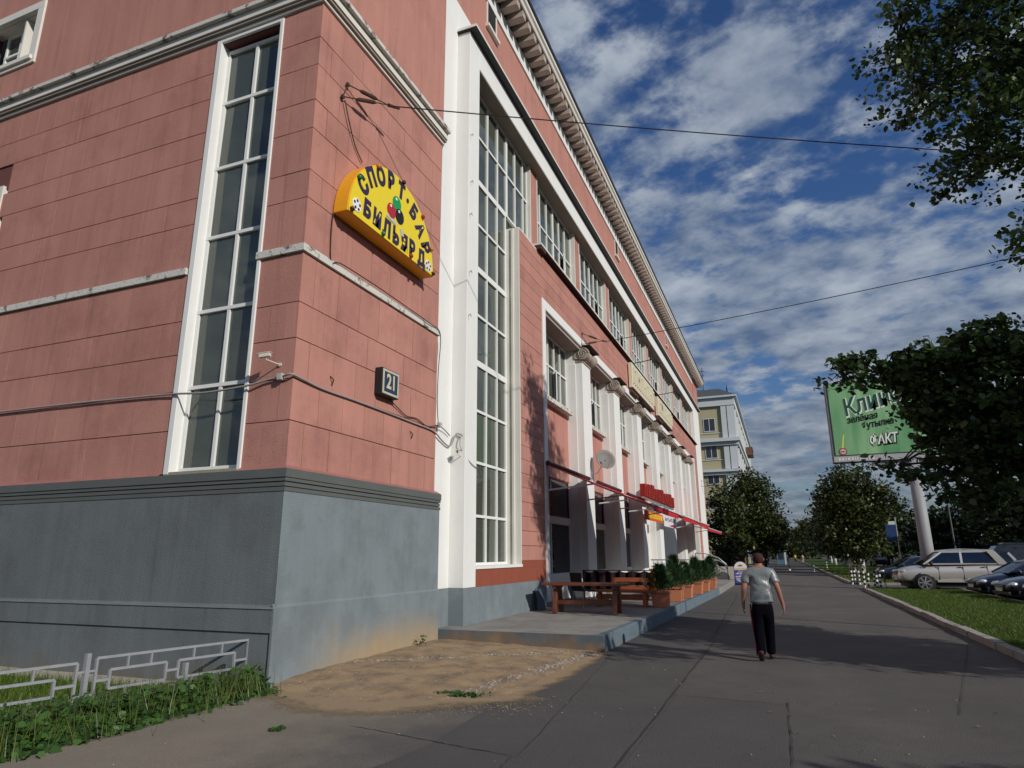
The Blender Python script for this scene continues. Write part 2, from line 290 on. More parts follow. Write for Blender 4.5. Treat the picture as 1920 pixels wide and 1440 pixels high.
for k in range(240):
    x_, y_ = random.uniform(-3, 3.35), random.uniform(4.4, 26)
    if k % 2: x_ = 3.36 - abs(random.gauss(0, .18))
    a = random.uniform(0, 6.3); r_ = random.uniform(.012, .035); b.add([(x_ + r_ * math.cos(a), y_ + r_ * math.sin(a), .014), (x_ + r_ * .5 * math.cos(a + 1.6), y_ + r_ * .5 * math.sin(a + 1.6), .022), (x_ - r_ * math.cos(a), y_ - r_ * math.sin(a), .015), (x_ + r_ * .5 * math.cos(a - 1.6), y_ + r_ * .5 * math.sin(a - 1.6), .018)], [(0, 1, 2, 3)])
tag(b.build('dry_leaf_litter', mat('dry_leaf', (.20, .14, .06), .9, .4, 30), fix=False), kind='stuff')
# near kerb stones
kerb = thing('kerb', 'concrete kerb edging the near lawn on the right of the pavement', 'kerb', (3.5, 20, 0))
y = 4.0; k = 0
while y < 36.0:
    o = piece('kerb_stone', kerbm, 3.40 + random.uniform(-.012, .012), 3.58 + random.uniform(-.01, .01), y, y + 0.985, -0.05, 0.125 + random.uniform(-.012, .012), kerb); o.rotation_euler = (0, random.uniform(-.02, .02), random.uniform(-.008, .008)); y += 1.0
kerb2 = thing('kerb', 'far concrete kerb beyond the striped bollards', 'kerb', (3.5, 60, 0))
y = 43.4
while y < 74: piece('kerb_stone', kerbm, 3.38 + random.uniform(-.01, .01), 3.56, y, y + 0.985, -0.05, 0.13 + random.uniform(-.01, .01), kerb2); y += 1.0
MB().box(3.38, 3.56, 74, 330, -.05, .13).build('kerb_run', kerbm, kerb2)
for x0, x1, yy in ((3.75, 7.3, 36.95), (3.75, 10.5, 43.0)):
    t = thing('kerb', 'low kerb across the %s side of the car park entrance' % ('near' if yy < 40 else 'far'), 'kerb', (x0, yy, 0)); x = x0
    while x < x1: piece('kerb_stone', kerbm, x, min(x + .98, x1), yy - .09, yy + .09, -.05, .11, t); x += 1.0
tag(MB().poly([(3.58, -6), (7.22, -6), (7.22, 36.86), (3.58, 36.86)], 0.07).poly([(3.56, 43.09), (10.5, 43.09), (10.5, 330), (3.56, 330)], 0.08).build('lawn', soil, fix=False), kind='structure')
piece('kerb_stone', kerbm, 7.22, 7.34, -6, 36.86, -.05, .12, thing('kerb', 'kerb between the lawn and the parked cars', 'kerb', (7.3, 10, 0)))
def blades(name, n, area, zf, h, w, m, lean=.35):
    P = area(n); h_ = h * RNG.uniform(.5, 1.3, n); a = RNG.uniform(0, 2 * np.pi, n); la = RNG.uniform(0, 2 * np.pi, n); ln = RNG.uniform(0, lean, n) * h_
    z = np.full(n, 0.0) + zf; v = np.zeros((n, 3, 3)); v[:, 0, 0] = P[:, 0] - np.cos(a) * w; v[:, 0, 1] = P[:, 1] - np.sin(a) * w; v[:, 1, 0] = P[:, 0] + np.cos(a) * w; v[:, 1, 1] = P[:, 1] + np.sin(a) * w
    v[:, 0, 2] = z; v[:, 1, 2] = z; v[:, 2, 0] = P[:, 0] + np.cos(la) * ln; v[:, 2, 1] = P[:, 1] + np.sin(la) * ln; v[:, 2, 2] = z + h_
    return npmesh(name, v.reshape(-1, 3), 3, m)
def lawn_area(n):
    y = 12 + 25 * RNG.random(n) ** 1.15; x = RNG.uniform(3.56, 7.2, n); return np.c_[x, y]
tag(blades('lawn_grass', 150000, lawn_area, .06, .085, .006, GRASSM, .9), kind='stuff')
tag(blades('lawn_grass', 40000, lambda n: np.c_[RNG.uniform(3.5, 10.3, n), 43.2 + 60 * RNG.random(n) ** 1.5], .07, .12, .014, GRASSM, .9), kind='stuff')

# sandy patch with gravel
sp = [(-6.5, 7.62), (-5.2, 6.95), (-4.5, 7.0), (-3.6, 7.9), (-3.25, 8.15), (-3.12, 9.7), (-3.15, 12.35), (-6.6, 12.35)]
def inpoly(x, y, P):
    c = False; j = len(P) - 1
    for i in range(len(P)):
        if (P[i][1] > y) != (P[j][1] > y) and x < (P[j][0] - P[i][0]) * (y - P[i][1]) / (P[j][1] - P[i][1]) + P[i][0]: c = not c
        j = i
    return c
from mathutils import noise as mn
def sandz(x, y):
    d = min(min(abs(x + 3.15), 1.0), max(0, (y - 7.0)) * .8, 1.0)
    return -0.004 + 0.026 * min(1, max(0, (y - 7.0 - .8 * max(0, x + 4.6)) * 2.2)) * min(1, max(0, (-3.12 - x) * 4)) + 0.09 * min(1, max(0, (-3.2 - x) / 3)) * min(1, max(0, y - 7.4)) + 0.022 * mn.noise(Vector((x * 3, y * 3, 0))) * min(1, d * 2) + 0.012 * mn.noise(Vector((x * 11, y * 11, 3)))
b = MB(); gx = np.arange(-6.55, -3.0, .07); gy = np.arange(6.9, 12.46, .07); idx = {}
for i, x in enumerate(gx):
    for j, yy in enumerate(gy):
        idx[i, j] = len(b.v); b.v.append((x, yy, sandz(x, yy)))
for i in range(len(gx) - 1):
    for j in range(len(gy) - 1):
        x, yy = gx[i] + .04 + .10 * mn.noise(Vector((gx[i] * 4, gy[j] * 4, 9))), gy[j] + .04 + .10 * mn.noise(Vector((gx[i] * 4, gy[j] * 4, 5)))
        if inpoly(x, yy, sp): b.f.append((idx[i, j], idx[i + 1, j], idx[i + 1, j + 1], idx[i, j + 1])); b.mi.append(0)
tag(b.build('sand_patch', sandm, smooth=True), kind='stuff')
dust = bpy.data.materials.new('thin_sand_dust'); dust.use_nodes = True; dt = dust.node_tree; dt.nodes.clear(); dn_ = dt.nodes.new; dl = dt.links.new
d_o = dn_('ShaderNodeOutputMaterial'); d_a = dn_('ShaderNodeAttribute'); d_a.attribute_name = 'cover'; d_g = dn_('ShaderNodeNewGeometry'); d_n = dn_('ShaderNodeTexNoise'); d_n.inputs['Scale'].default_value = 3.5; d_n.inputs['Detail'].default_value = 9; d_n.inputs['Roughness'].default_value = .75; dl(d_g.outputs['Position'], d_n.inputs['Vector'])
d_m = dn_('ShaderNodeMath'); d_m.operation = 'MULTIPLY_ADD'; dl(d_a.outputs['Fac'], d_m.inputs[0]); d_m.inputs[1].default_value = 1.1; d_s = dn_('ShaderNodeMath'); d_s.operation = 'SUBTRACT'; dl(d_n.outputs[0], d_s.inputs[0]); d_s.inputs[1].default_value = 1.0; dl(d_s.outputs[0], d_m.inputs[2])
d_r = dn_('ShaderNodeMapRange'); d_r.inputs[1].default_value = 0.0; d_r.inputs[2].default_value = .45; dl(d_m.outputs[0], d_r.inputs[0]); d_t = dn_('ShaderNodeBsdfTransparent'); d_d = dn_('ShaderNodeBsdfDiffuse'); d_d.inputs[0].default_value = (.33, .245, .155, 1); d_x = dn_('ShaderNodeMixShader'); dl(d_r.outputs[0], d_x.inputs[0]); dl(d_t.outputs[0], d_x.inputs[1]); dl(d_d.outputs[0], d_x.inputs[2]); dl(d_x.outputs[0], d_o.inputs[0])
def edist(x, y):
    if inpoly(x, y, sp): return 0.0
    b_ = 9.0
    for i in range(len(sp)):
        a_, c_ = Vector(sp[i]), Vector(sp[(i + 1) % len(sp)]); q = Vector((x, y)); k_ = max(0, min(1, (q - a_).dot(c_ - a_) / (c_ - a_).length_squared)); b_ = min(b_, (a_ + (c_ - a_) * k_ - q).length)
    return b_
gx2 = np.arange(-6.46, -2.2, .1); gy2 = np.arange(5.7, 12.3, .1); b = MB(); b.v = [(x, y, .016) for x in gx2 for y in gy2]; m2_ = len(gy2)
b.f = [(i * m2_ + j, (i + 1) * m2_ + j, (i + 1) * m2_ + j + 1, i * m2_ + j + 1) for i in range(len(gx2) - 1) for j in range(m2_ - 1)]; b.mi = [0] * len(b.f)
do = tag(b.build('sand_dust', dust, fix=False), kind='stuff'); at_ = do.data.attributes.new('cover', 'FLOAT', 'POINT'); at_.data.foreach_set('value', [max(0, 1 - edist(x, y) / (.85 if y < 8.2 else .4)) * .92 for x in gx2 for y in gy2])
def stones(name, pts, rmin, rmax, m):
    ico = [(0, 0, .8), (.9, 0, .3), (.28, .85, .3), (-.72, .53, .3), (-.72, -.53, .3), (.28, -.85, .3), (.72, .53, -.3), (-.28, .85, -.3), (-.9, 0, -.3), (-.28, -.85, -.3), (.72, -.53, -.3)]
    fs = [(0, 1, 2), (0, 2, 3), (0, 3, 4), (0, 4, 5), (0, 5, 1), (1, 6, 2), (2, 7, 3), (3, 8, 4), (4, 9, 5), (5, 10, 1), (2, 6, 7), (3, 7, 8), (4, 8, 9), (5, 9, 10), (1, 10, 6)]
    b = MB()
    for (x, y, z) in pts:
        r = random.uniform(rmin, rmax); a = random.uniform(0, 6.3); sx_, sy_, sz_ = random.uniform(.7, 1.3), random.uniform(.6, 1.1), random.uniform(.4, .8); c, s_ = math.cos(a), math.sin(a)
        b.add([(x + r * (p[0] * sx_ * c - p[1] * sy_ * s_), y + r * (p[0] * sx_ * s_ + p[1] * sy_ * c), z + r * p[2] * sz_) for p in [(q[0] * random.uniform(.75, 1.2), q[1] * random.uniform(.75, 1.2), q[2]) for q in ico]], fs)
    return tag(b.build(name, m, fix=False), kind='stuff')
gr = mat('crushed_stone', (0.30, 0.265, 0.225), 0.95, 0.5, 9, 0.3, 60)
pts = []
while len(pts) < 800:
    x, y = random.uniform(-6.4, -3.1), random.uniform(6.9, 12.3)
    if inpoly(x, y, sp): pts.append((x, y, sandz(x, y)))
stones('gravel', pts, .005, .017, gr)
pts = []
for i in range(360):
    t = random.random() ** .8; x = -3.75 + .62 * t + random.gauss(0, .07) - .10; y = 7.9 + 4.4 * t + random.gauss(0, .06)
    if x < -3.02: pts.append((x + random.gauss(0, .06), y, max(.008, sandz(x, y))))
for i in range(150):
    t = random.random(); pts.append((-6.3 + 2.6 * t + random.gauss(0, .05), 9.3 + 2.6 * t + random.gauss(0, .06), sandz(-6.3 + 2.6 * t, 9.3 + 2.6 * t)))
stones('crushed_stone_edging', pts, .012, .034, gr)
stones('scattered_sand_and_grit', [(-5.9 + 3.1 * (t_ := random.random()) + random.gauss(0, .18), 6.9 + 1.0 * t_ ** 2 + random.gauss(0, .22), .010) for i in range(900)], .004, .011, mat('sandy_grit', (.34, .25, .16), .95, .3, 9))
stones('litter_and_pebbles', [(random.uniform(-6.2, 3.3), random.uniform(4.2, 16), .012) for i in range(160)], .004, .013, gr)

# ------------------------------------------------------------------ pink building
bld = thing('pink_building', 'long pink stucco building with white frames, columns and a grey plinth', 'building', (-10, 8, 0))
XB, YA, X2 = -6.56, 7.65, -6.25
J = 0.015
# backing walls of the corner block
b = MB()
XR = -21.0
b.box(-14.47, -8.93, YA + .03, YA + .33, 0, 18.3); b.box(XR, -16.5, YA + .03, YA + .33, 0, 18.3)
for z0_, z1_ in ((0, 7.1), (9.3, 12.44), (14.0, 18.3)): b.box(-16.5, -14.47, YA + .03, YA + .33, z0_, z1_)
b.box(-7.41, XB - .03, YA + .03, YA + .33, 0, 18.3); b.box(-8.93, -7.41, YA + .03, YA + .33, 11.02, 18.3); b.box(-8.93, -7.41, YA + .03, YA + .33, 0, 2.97)
b.box(XB - .33, XB - .03, YA + .33, 12.2, 0, 18.3)
b.build('wall', pinkj, bld)
COURSES = [2.93, 3.65, 4.29, 4.93, 5.52, 6.35, None, 6.49, 7.32, 7.83, 8.61, 9.16, 9.86, 10.42, 11.13]
rows = [(COURSES[i], COURSES[i + 1]) for i in range(len(COURSES) - 1) if COURSES[i] and COURSES[i + 1]]
npan = 0; rest = MB()
for ri, (z0, z1) in enumerate(rows):
    sh = 0.0 if ri % 2 == 0 else 0.31
    # face B (towards the street)
    e = [YA] + [v for v in np.arange(7.98 + sh, 12.1, 0.624) if v > YA + .12] + [12.17]
    if sh: e = [YA] + [v for v in np.arange(8.29, 12.0, 0.624)] + [12.17]
    for a, c in zip(e[:-1], e[1:]):
        o = piece('stucco_panel', pink, XB - .05, XB + random.uniform(-.002, .003), a + (J / 3.4 if a > YA else 0.001), c - J / 3.4, z0 + J / 2, z1 - J / 2, bld); npan += 1
    # pier right of tall window, face A
    e = [XB - .051, -7.07 if ri % 2 else -7.33, -7.41] if ri % 2 == 0 else [XB - .051, -7.03, -7.41]
    e = [XB - .051] + ([-6.80, -7.10] if ri % 2 else [-7.05]) + [-7.41]
    for a, c in zip(e[:-1], e[1:]): piece('stucco_panel', pink, c + J / 5, a - (J / 5 if a < XB - .06 else 0), YA + random.uniform(-.003, .002), YA + .05, z0 + J / 2, z1 - J / 2, bld); npan += 1
    # left of the window
    x = -8.93; first = True
    w = 0.56; sh2 = 0.22 if ri % 2 == 0 else 0.50
    xe = [-8.93] + [-8.93 - sh2 - w * k for k in range(40) if -8.93 - sh2 - w * k > XR]
    for a, c in zip(xe[:-1], xe[1:]):
        lim = -14.2
        if c > lim: piece('stucco_panel', pink, c + J / 4.5, a - J / 4.5, YA + random.uniform(-.002, .001), YA + .05, z0 + J / 2, z1 - J / 2, bld); npan += 1
        elif not (z1 > 7.2 and z0 < 9.35 and -16.2 < (a + c) / 2 < -14.6): rest.box(c + J / 9, a - J / 9, YA, YA + .05, z0 + J / 2, z1 - J / 2)
tag(rest.build('stucco_panel', pink, bld), kind='stuff')
# plain upper wall of the block
b = MB()
b.box(-14.46, XB - .001, YA, YA + .06, 11.49, 18.3); b.box(XR, -16.5, YA, YA + .06, 11.49, 18.3); b.box(-16.5, -14.46, YA, YA + .06, 14.13, 18.3); b.box(-16.5, -14.46, YA, YA + .06, 11.49, 12.42)
b.box(XB - .06, XB, YA + .001, 12.19, 11.49, 18.3)
b.build('upper_wall', mat('plain_pink_stucco', (0.465, 0.222, 0.178), 0.92, 0.08, 0.9, 0.45, 55, streak=0.12, fine=0.05, pits=.22, col2=(.37, .17, .14), thr=(.50, .74, .6)), bld)
plainpink = MATS['plain_pink_stucco']
def band(name, m, z0, z1, pr, gap=False, y1=12.19, lo=XR):
    b = MB()
    if gap: b.box(lo, -8.985, YA - pr, YA + .04, z0, z1); b.box(-7.475, XB + pr, YA - pr, YA + .04, z0, z1)
    else: b.box(lo, XB + pr, YA - pr, YA + .04, z0, z1)
    b.box(XB - .04, XB + pr, YA + .041, y1, z0, z1)
    return b.build(name, m, bld, bevel=.006)
band('string_course', chip, 6.36, 6.485, .048, True)
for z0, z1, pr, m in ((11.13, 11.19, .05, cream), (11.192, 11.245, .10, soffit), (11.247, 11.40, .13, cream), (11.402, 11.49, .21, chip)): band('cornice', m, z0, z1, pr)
# plinth of the block
XP = -6.485; YP = 7.575
b = MB(); b.box(XP - .018, XP, YP, 12.28, -.1, 2.60); b.build('plinth', greyB, bld, bevel=.01)
b = MB(); b.box(XR, XP - .020, YP + .001, YP + .2, -.6, 2.60); b.build('plinth', greyA, bld)
b = MB()
for z0, z1, pr in ((2.602, 2.66, .01), (2.66, 2.675, -.03), (2.675, 2.73, .0), (2.73, 2.745, -.03), (2.745, 2.80, .015), (2.80, 2.925, .03)):
    b.box(XR, XP + pr, YP - pr, YP + .2, z0, z1); b.box(XP - .2, XP + pr, YP + .201, 12.29, z0, z1)
b.build('plinth_moulding', greyM, bld)
b = MB(); b.prism([(YP + .01, 1.06), (YP - .045, 1.02), (YP - .045, .70), (YP + .01, .69)], XR, XP + .012, 'x'); b.build('plinth_ledge', greyA, bld)
b = MB(); b.prism([(XP - .01, 1.07), (XP + .025, 1.02), (XP + .025, -.1), (XP - .01, -.1)], YP - .047, 12.28, 'y'); b.build('plinth_ledge', greyB, bld)
b = MB(); b.box(XR, XP + .022, YP - .060, YP - .048, 1.005, 1.03); b.build('ledge_edge', mat('pale_ledge_edge', (.22, .23, .225), .9, .15, 4), bld)  # thin strip along the ledge, paler than the plinth paint
b = MB(); b.box(XR, XP - .02, YP - .02, YP + .02, -.6, .69); b.build('lower_plinth', greyA, bld)
b = MB()
b.add([(XR, YA - .10, 2.925), (-8.95, YA - .10, 2.925), (-8.95, YA, 2.985), (XR, YA, 2.985)], [(0, 1, 2, 3)]); b.add([(-7.4, YA - .10, 2.925), (XB + .10, YA - .10, 2.925), (XB, YA, 2.985), (-7.4, YA, 2.985)], [(0, 1, 2, 3)]); b.add([(XB + .10, YA - .1, 2.925), (XB + .10, 12.28, 2.925), (XB, 12.28, 2.985), (XB, YA, 2.985)], [(0, 1, 2, 3)])
b.build('sill_flashing', mat('painted_flashing', (.33, .15, .13), .6, .15, 3), bld, fix=False)

# windows -------------------------------------------------------------
def window(xz, plane, axis, us, vs, bars, t, depth, mframe, mglass, thick_u=(), thick_v=(), name='window', parent=None, label=None):
    """a grid window: us/vs = bar centre lines; axis 'x' = plane at X (u=Y), 'y' = plane at Y (u=X). frame mesh + panes as children"""
    b = MB(); p = parent or bld
    def bx(u0, u1, v0, v1, dd=0.0):
        if axis == 'x': b.box(plane - depth, plane + dd, u0, u1, v0, v1)
        else: b.box(u0, u1, plane - dd, plane + depth, v0, v1)
    for i, u in enumerate(us):
        w = t * (1.9 if i in thick_u else 1.0) / 2
        bx(u - w, u + w, vs[0] - t / 2, vs[-1] + t / 2)
    for j, v in enumerate(vs):
        w = t * (2.4 if j in thick_v else 1.0) / 2
        bx(us[0] - t / 2, us[-1] + t / 2, v - w, v + w, .006)
    fr = b.build(name, mframe, p, bevel=0)
    if label: fr['label'] = label
    for i in range(len(us) - 1):
        for j in range(len(vs) - 1):
            u0, u1, v0, v1 = us[i], us[i + 1], vs[j], vs[j + 1]; jt = random.uniform(-.012, .012)
            if axis == 'x': piece('pane', mglass, plane - depth * .6 - .004, plane - depth * .6 + .002, u0 + t * .3, u1 - t * .3, v0 + t * .3, v1 - t * .3, fr).rotation_euler = (0, jt, jt)
            else: piece('pane', mglass, u0 + t * .3, u1 - t * .3, plane + depth * .6 - .002, plane + depth * .6 + .004, v0 + t * .3, v1 - t * .3, fr).rotation_euler = (jt, 0, jt)
    return fr
# tall window on the side wall
vsA = [3.03, 4.38, 5.70, 7.07, 8.44, 9.80, 10.92]
window(None, YA + .15, 'y', [-8.80, -8.13, -7.49], vsA, None, .06, .07, white, glass, (), (), label='tall narrow window of the side wall')
b = MB()
b.box(-8.945, -8.83, YA - .025, YA + .31, 2.95, 11.09); b.box(-7.465, -7.395, YA - .025, YA + .31, 2.95, 11.09); b.box(-8.83, -7.465, YA - .025, YA + .025, 11.03, 11.09)
b.build('window_surround', white, bld, bevel=.008)
MB().box(-8.93, -7.41, YA - .02, YA + .3, 2.93, 2.985).build('window_sill', mat('dusty_sill', (.30, .27, .20), .9, .2, 8, .4, 40), bld)
b = MB(); b.box(-9.6, -7.0, YA + 1.7, YA + 1.75, 2.6, 11.6); b.box(-9.6, -7.0, YA + .4, YA + 1.7, 6.9, 7.0); b.box(-9.6, -9.5, YA + .4, YA + 1.7, 2.6, 11.6)
b.box(-6.98, -6.95, YA + .4, YA + 1.7, 2.6, 11.6); b.box(-9.6, -7.0, YA + .4, YA + 1.7, 11.5, 11.6); b.build('room', interior, bld)
b = MB()
for k in range(12):
    x0 = -8.82 + k * .035; b.box(x0, x0 + .028, YA + .42 + .03 * (k % 2), YA + .44 + .03 * (k % 2), 3.0, 11.0)
for k in range(8):
    x0 = -8.12 + k * .035; b.box(x0, x0 + .03, YA + .45 + .03 * (k % 2), YA + .47 + .03 * (k % 2), 3.0, 11.0)
b.build('curtain', curtain, bld)
# upper left window and the window cut by the photo's left edge
window(None, YA + .28, 'y', [-16.2, -15.7, -15.2, -14.95, -14.73], [12.70, 13.3, 13.88], None, .06, .06, white, glass, label='upper window at the left edge')
b = MB(); b.box(-16.5, -14.47, YA - .04, YA + .06, 13.93, 14.12); b.box(-16.5, -14.47, YA - .04, YA + .06, 12.43, 12.52); b.box(-14.68, -14.47, YA - .04, YA + .06, 12.52, 13.93); b.box(-16.5, -16.3, YA - .04, YA + .06, 12.52, 13.93)
b.box(-16.5, -14.55, YA - .09, YA + .2, 12.52, 12.62); b.box(-14.72, -14.66, YA + .06, YA + .3, 12.5, 13.95); b.box(-16.5, -14.6, YA + .06, YA + .3, 13.90, 13.96)
b.build('window_surround', cream, bld, bevel=.006)
MB().box(-16.6, -14.3, YA + .9, YA + .95, 6.9, 14.5).build('room', interior, bld)
MB().box(-15.22, -15.17, YA + .05, YA + .28, 12.70, 13.88).box(-14.99, -14.90, YA + .12, YA + .17, 12.74, 13.84).build('open_sash', cream, bld)
b = MB(); b.box(-16.2, -14.60, YA - .03, YA + .1, 9.24, 9.35); b.box(-14.70, -14.60, YA - .03, YA + .1, 7.2, 9.24); b.box(-16.2, -16.1, YA - .03, YA + .1, 7.2, 9.24); b.box(-16.2, -14.6, YA - .05, YA + .1, 7.1, 7.2); b.build('window_surround', cream, bld)
window(None, YA + .2, 'y', [-16.1, -15.4, -14.72], [7.2, 8.2, 9.22], None, .06, .06, white, glass, label='side wall window cut by the left edge')

# main frontage -------------------------------------------------------
YE = 64.6
b = MB(); b.box(-6.93, -6.60, 12.19, 12.97, 1.03, 15.98); b.box(-6.93, -6.60, 12.97, YE + .5, 15.1, 15.98)
b.build('outer_frame', white, bld, bevel=.01)
b = MB(); b.box(-6.93, -6.60, 12.19, 12.97, -.1, 1.028); b.box(-6.93, X2, 12.97, 18.33, -.1, 1.028); b.build('front_plinth', mat('blue_grey_plinth_paint', (.175, .208, .228), .8, .14, 1.6, .5, 45, streak=.10, col2=(.215, .245, .26), thr=(.5, .66, 2.2)), bld)
b = MB(); b.box(-7.5, X2 - .001, 12.972, 13.58, 1.03, 14.98); b.box(-6.9, X2 - .001, 13.58, 60.2, 14.27, 14.98); b.box(-7.5, X2 - .001, 60.2, YE, .3, 14.98); b.build('inner_frame', white, bld, bevel=.012)
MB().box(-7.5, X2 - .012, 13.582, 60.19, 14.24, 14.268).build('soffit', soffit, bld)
b = MB(); b.box(-6.6, X2 + .20, 12.90, YE + .1, 14.985, 15.01, 0); b.box(-6.6, X2 + .21, 12.89, YE + .11, 15.011, 15.085, 1); b.build('drip_moulding', [black, cream], bld)
# panel with oxide paint, sill
MB().box(-6.9, X2, 13.582, 18.33, 1.03, 1.40).build('painted_panel', pinkd, bld)
MB().box(-6.9, X2 + .03, 13.582, 16.40, 1.402, 1.47).build('window_sill', white, bld, bevel=.006)
MB().box(-6.9, X2, 16.41, 18.33, 1.402, 1.56).build('painted_panel', pinkd, bld)
MB().box(-6.9, X2 - .02, 16.42, 18.36, 1.56, 10.98).build('front_wall', pinkj, bld)
MB().box(-6.9, X2 - .02, 18.36, 60.2, 9.53, 11.1).build('front_wall', pinkj, bld)
MB().box(-6.9, X2 - .02, 57.9, 60.2, .3, 9.53).build('front_wall', pinkj, bld)
zr = list(np.arange(1.56, 10.9, .3776)); zr = zr[:25] + [10.985]
for a, c in zip(zr[:-1], zr[1:]):
    piece('stucco_course', pink, X2 - .04, X2 + random.uniform(-.003, .003), 16.42, 18.33, a + .006, c - .006, bld)
zr = [9.535, 9.88, 10.26, 10.64, 10.985]
for a, c in zip(zr[:-1], zr[1:]):
    yy = 18.334
    while yy < 57.9: piece('stucco_course', pink, X2 - .04, X2 + random.uniform(-.002, .002), yy, min(yy + 6.6, 57.9), a + .006, c - .006, bld); yy += 6.6
for a in np.arange(.4, 10.8, .377): piece('stucco_course', pink, X2 - .04, X2, 57.92, 60.2, a + .006, a + .371, bld)
# reveal on the right of the tall front window
b = MB(); b.box(-7.3, X2 - .002, 16.372, 16.418, 1.47, 10.98); b.box(-6.48, -6.42, 16.33, 16.40, 1.47, 10.98); b.box(-6.9, X2, 16.40, 18.3, 10.982, 11.02); b.build('window_reveal', cream, bld)
# tall front window
gx_ = -6.65
usT = [13.62, 14.39, 15.03, 15.72, 16.34]
vsT = [1.50, 2.60, 3.87, 5.15, 6.37, 7.65, 8.92, 10.20, 11.46]
window(None, gx_, 'x', usT, vsT, None, .065, .07, white, glass, (), (4, 6, 8), label='very tall glazed window between white frames')
window(None, gx_ - .02, 'x', [13.62, 14.39, 15.08, 15.80, 16.50, 17.20, 17.90, 18.25], [11.50, 12.88, 14.24], None, .065, .07, white, glass, (4,), ())
PIER = [18.30 + 5.14 * i for i in range(9)]
for i, p in enumerate(PIER):
    if p + .6 > 60.3: break
    MB().box(-7.3, -6.56, p, p + .62, 11.1, 14.24).build('window_pier', pink, bld)
    MB().box(-7.1, -6.545, p - .05, p - .002, 11.1, 14.24).box(-7.1, -6.545, p + .622, p + .67, 11.1, 14.24).build('pier_edge', cream, bld)
    y0 = p + .67; y1 = p + 5.09
    if y1 > 60.2: y1 = 60.15
    if y1 - y0 < 1: continue
    us = list(np.linspace(y0, y1, 7))
    window(None, -6.72, 'x', us, [11.24, 12.80, 14.24], None, .06, .07, white, glass, (3,), ())
    # a tilted open vent
    if i % 2 == 0 or i == 1:
        o = MB().box(-.03, 0, -.33, .33, -.7, .7).build('open_vent', white, bld, world=False); o.location = (-6.66 + 10, us[4] + .35 - 8, 12.02); o.rotation_euler = (0, 0, .35)
b = MB(); b.box(-6.9, X2 + .16, 17.93, 60.2, 11.105, 11.135, 0); b.box(-6.9, X2 + .17, 17.92, 60.2, 11.137, 11.20, 1); b.build('window_ledge', [mat('dark_ledge_board', (.05, .03, .025), .9, .2, 6), cream], bld)  # lower layer dark brown along the underside, upper layer cream
MB().box(X2, X2 + .16, 17.92, 18.4, 11.0, 11.10).build('ledge_end', rust, bld)
# upper wall + main cornice
b = MB(); b.box(-6.95, -6.632, 12.19, 66.0, 15.9, 18.3); b.box(-6.95, -6.56, YE + .001, 68.2, 0, 18.3); b.build('upper_wall', plainpink, bld)
MB().box(XR, -6.95, 10, 68.2, .0, 18.6).box(XR, -7.5, 9.6, 10, 0, 18.6).build('core_wall', interior, bld)
b = MB(); b.box(-6.95, -6.585, 7.2, 68.4, 17.80, 18.345, 0); b.box(XR, -6.6, YA - .05, YA + .3, 17.8, 18.345, 0); b.build('cornice_band', white, bld)
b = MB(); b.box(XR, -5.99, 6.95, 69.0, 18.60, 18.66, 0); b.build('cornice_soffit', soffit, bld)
b = MB(); b.prism([(-6.1, 18.662), (-5.98, 18.662), (-5.96, 18.78), (-5.90, 18.83), (-5.90, 18.98), (-6.1, 18.98)], 6.9, 69.05, 'y', 0); b.build('cornice_moulding', cream, bld)
b = MB(); b.box(XR, -5.86, 6.85, 69.1, 18.985, 19.14); b.build('roof_edge', black, bld)
MB().box(XR, -5.95, 6.9, 69.0, 19.14, 19.2).build('roof', mat('roof_sheet', (.08, .08, .085), .6), bld)
dentm = mat('shade_toned_dentil', (.40, .34, .295), .9, .1, 3)  # shade under the cornice is put into this grey-brown dentil colour
dn = 0; y = 12.2
dent0 = None
while y < 68.5:
    o = piece('dentil', dentm, -6.60, -6.02, y, y + .27, 18.35, 18.598, bld); y += .514; dn += 1
y = 7.3
while y < 12.0: piece('dentil', dentm, -6.60, -6.02, y, y + .27, 18.35, 18.598, bld); y += .514
# small attic windows
for yy in (14.9, 31.6, 48.2):
    b = MB(); b.box(-6.64, -6.60, yy - .06, yy, 16.95, 18.2); b.box(-6.64, -6.60, yy + .62, yy + .68, 16.95, 18.2); b.box(-6.64, -6.52, yy - .12, yy + .74, 16.85, 16.95); f_ = b.build('attic_window', cream, bld)
    piece('pane', dark, -6.631, -6.625, yy, yy + .62, 16.95, 18.2, f_)
# bay: border, columns, recessed windows
b = MB(); b.box(X2 - .05, X2 + .035, 18.33, 18.62, .95, 9.22); b.box(X2 - .05, X2 + .035, 18.33, 57.95, 9.222, 9.53); b.box(X2 - .05, X2 + .035, 57.62, 57.95, .95, 9.22); b.build('bay_border', white, bld, bevel=.008)
MB().box(-7.1, X2 - .051, 18.4, 57.95, 9.16, 9.52).build('bay_lintel', cream, bld)
MB().box(-7.0, X2 - .052, 18.4, 57.9, 9.12, 9.158).build('bay_soffit', soffit, bld)
MB().box(-6.98, X2 - .051, 18.34, 18.60, .9, 9.12).build('bay_jamb', cream, bld); MB().box(-6.98, X2 - .051, 57.60, 57.89, .3, 9.12).build('bay_jamb', cream, bld)
COLY = [22.92, 28.02, 33.20, 38.35, 43.50, 48.60, 53.65]
def capital(yc):
    c = thing('tmp', None, None)
    return c
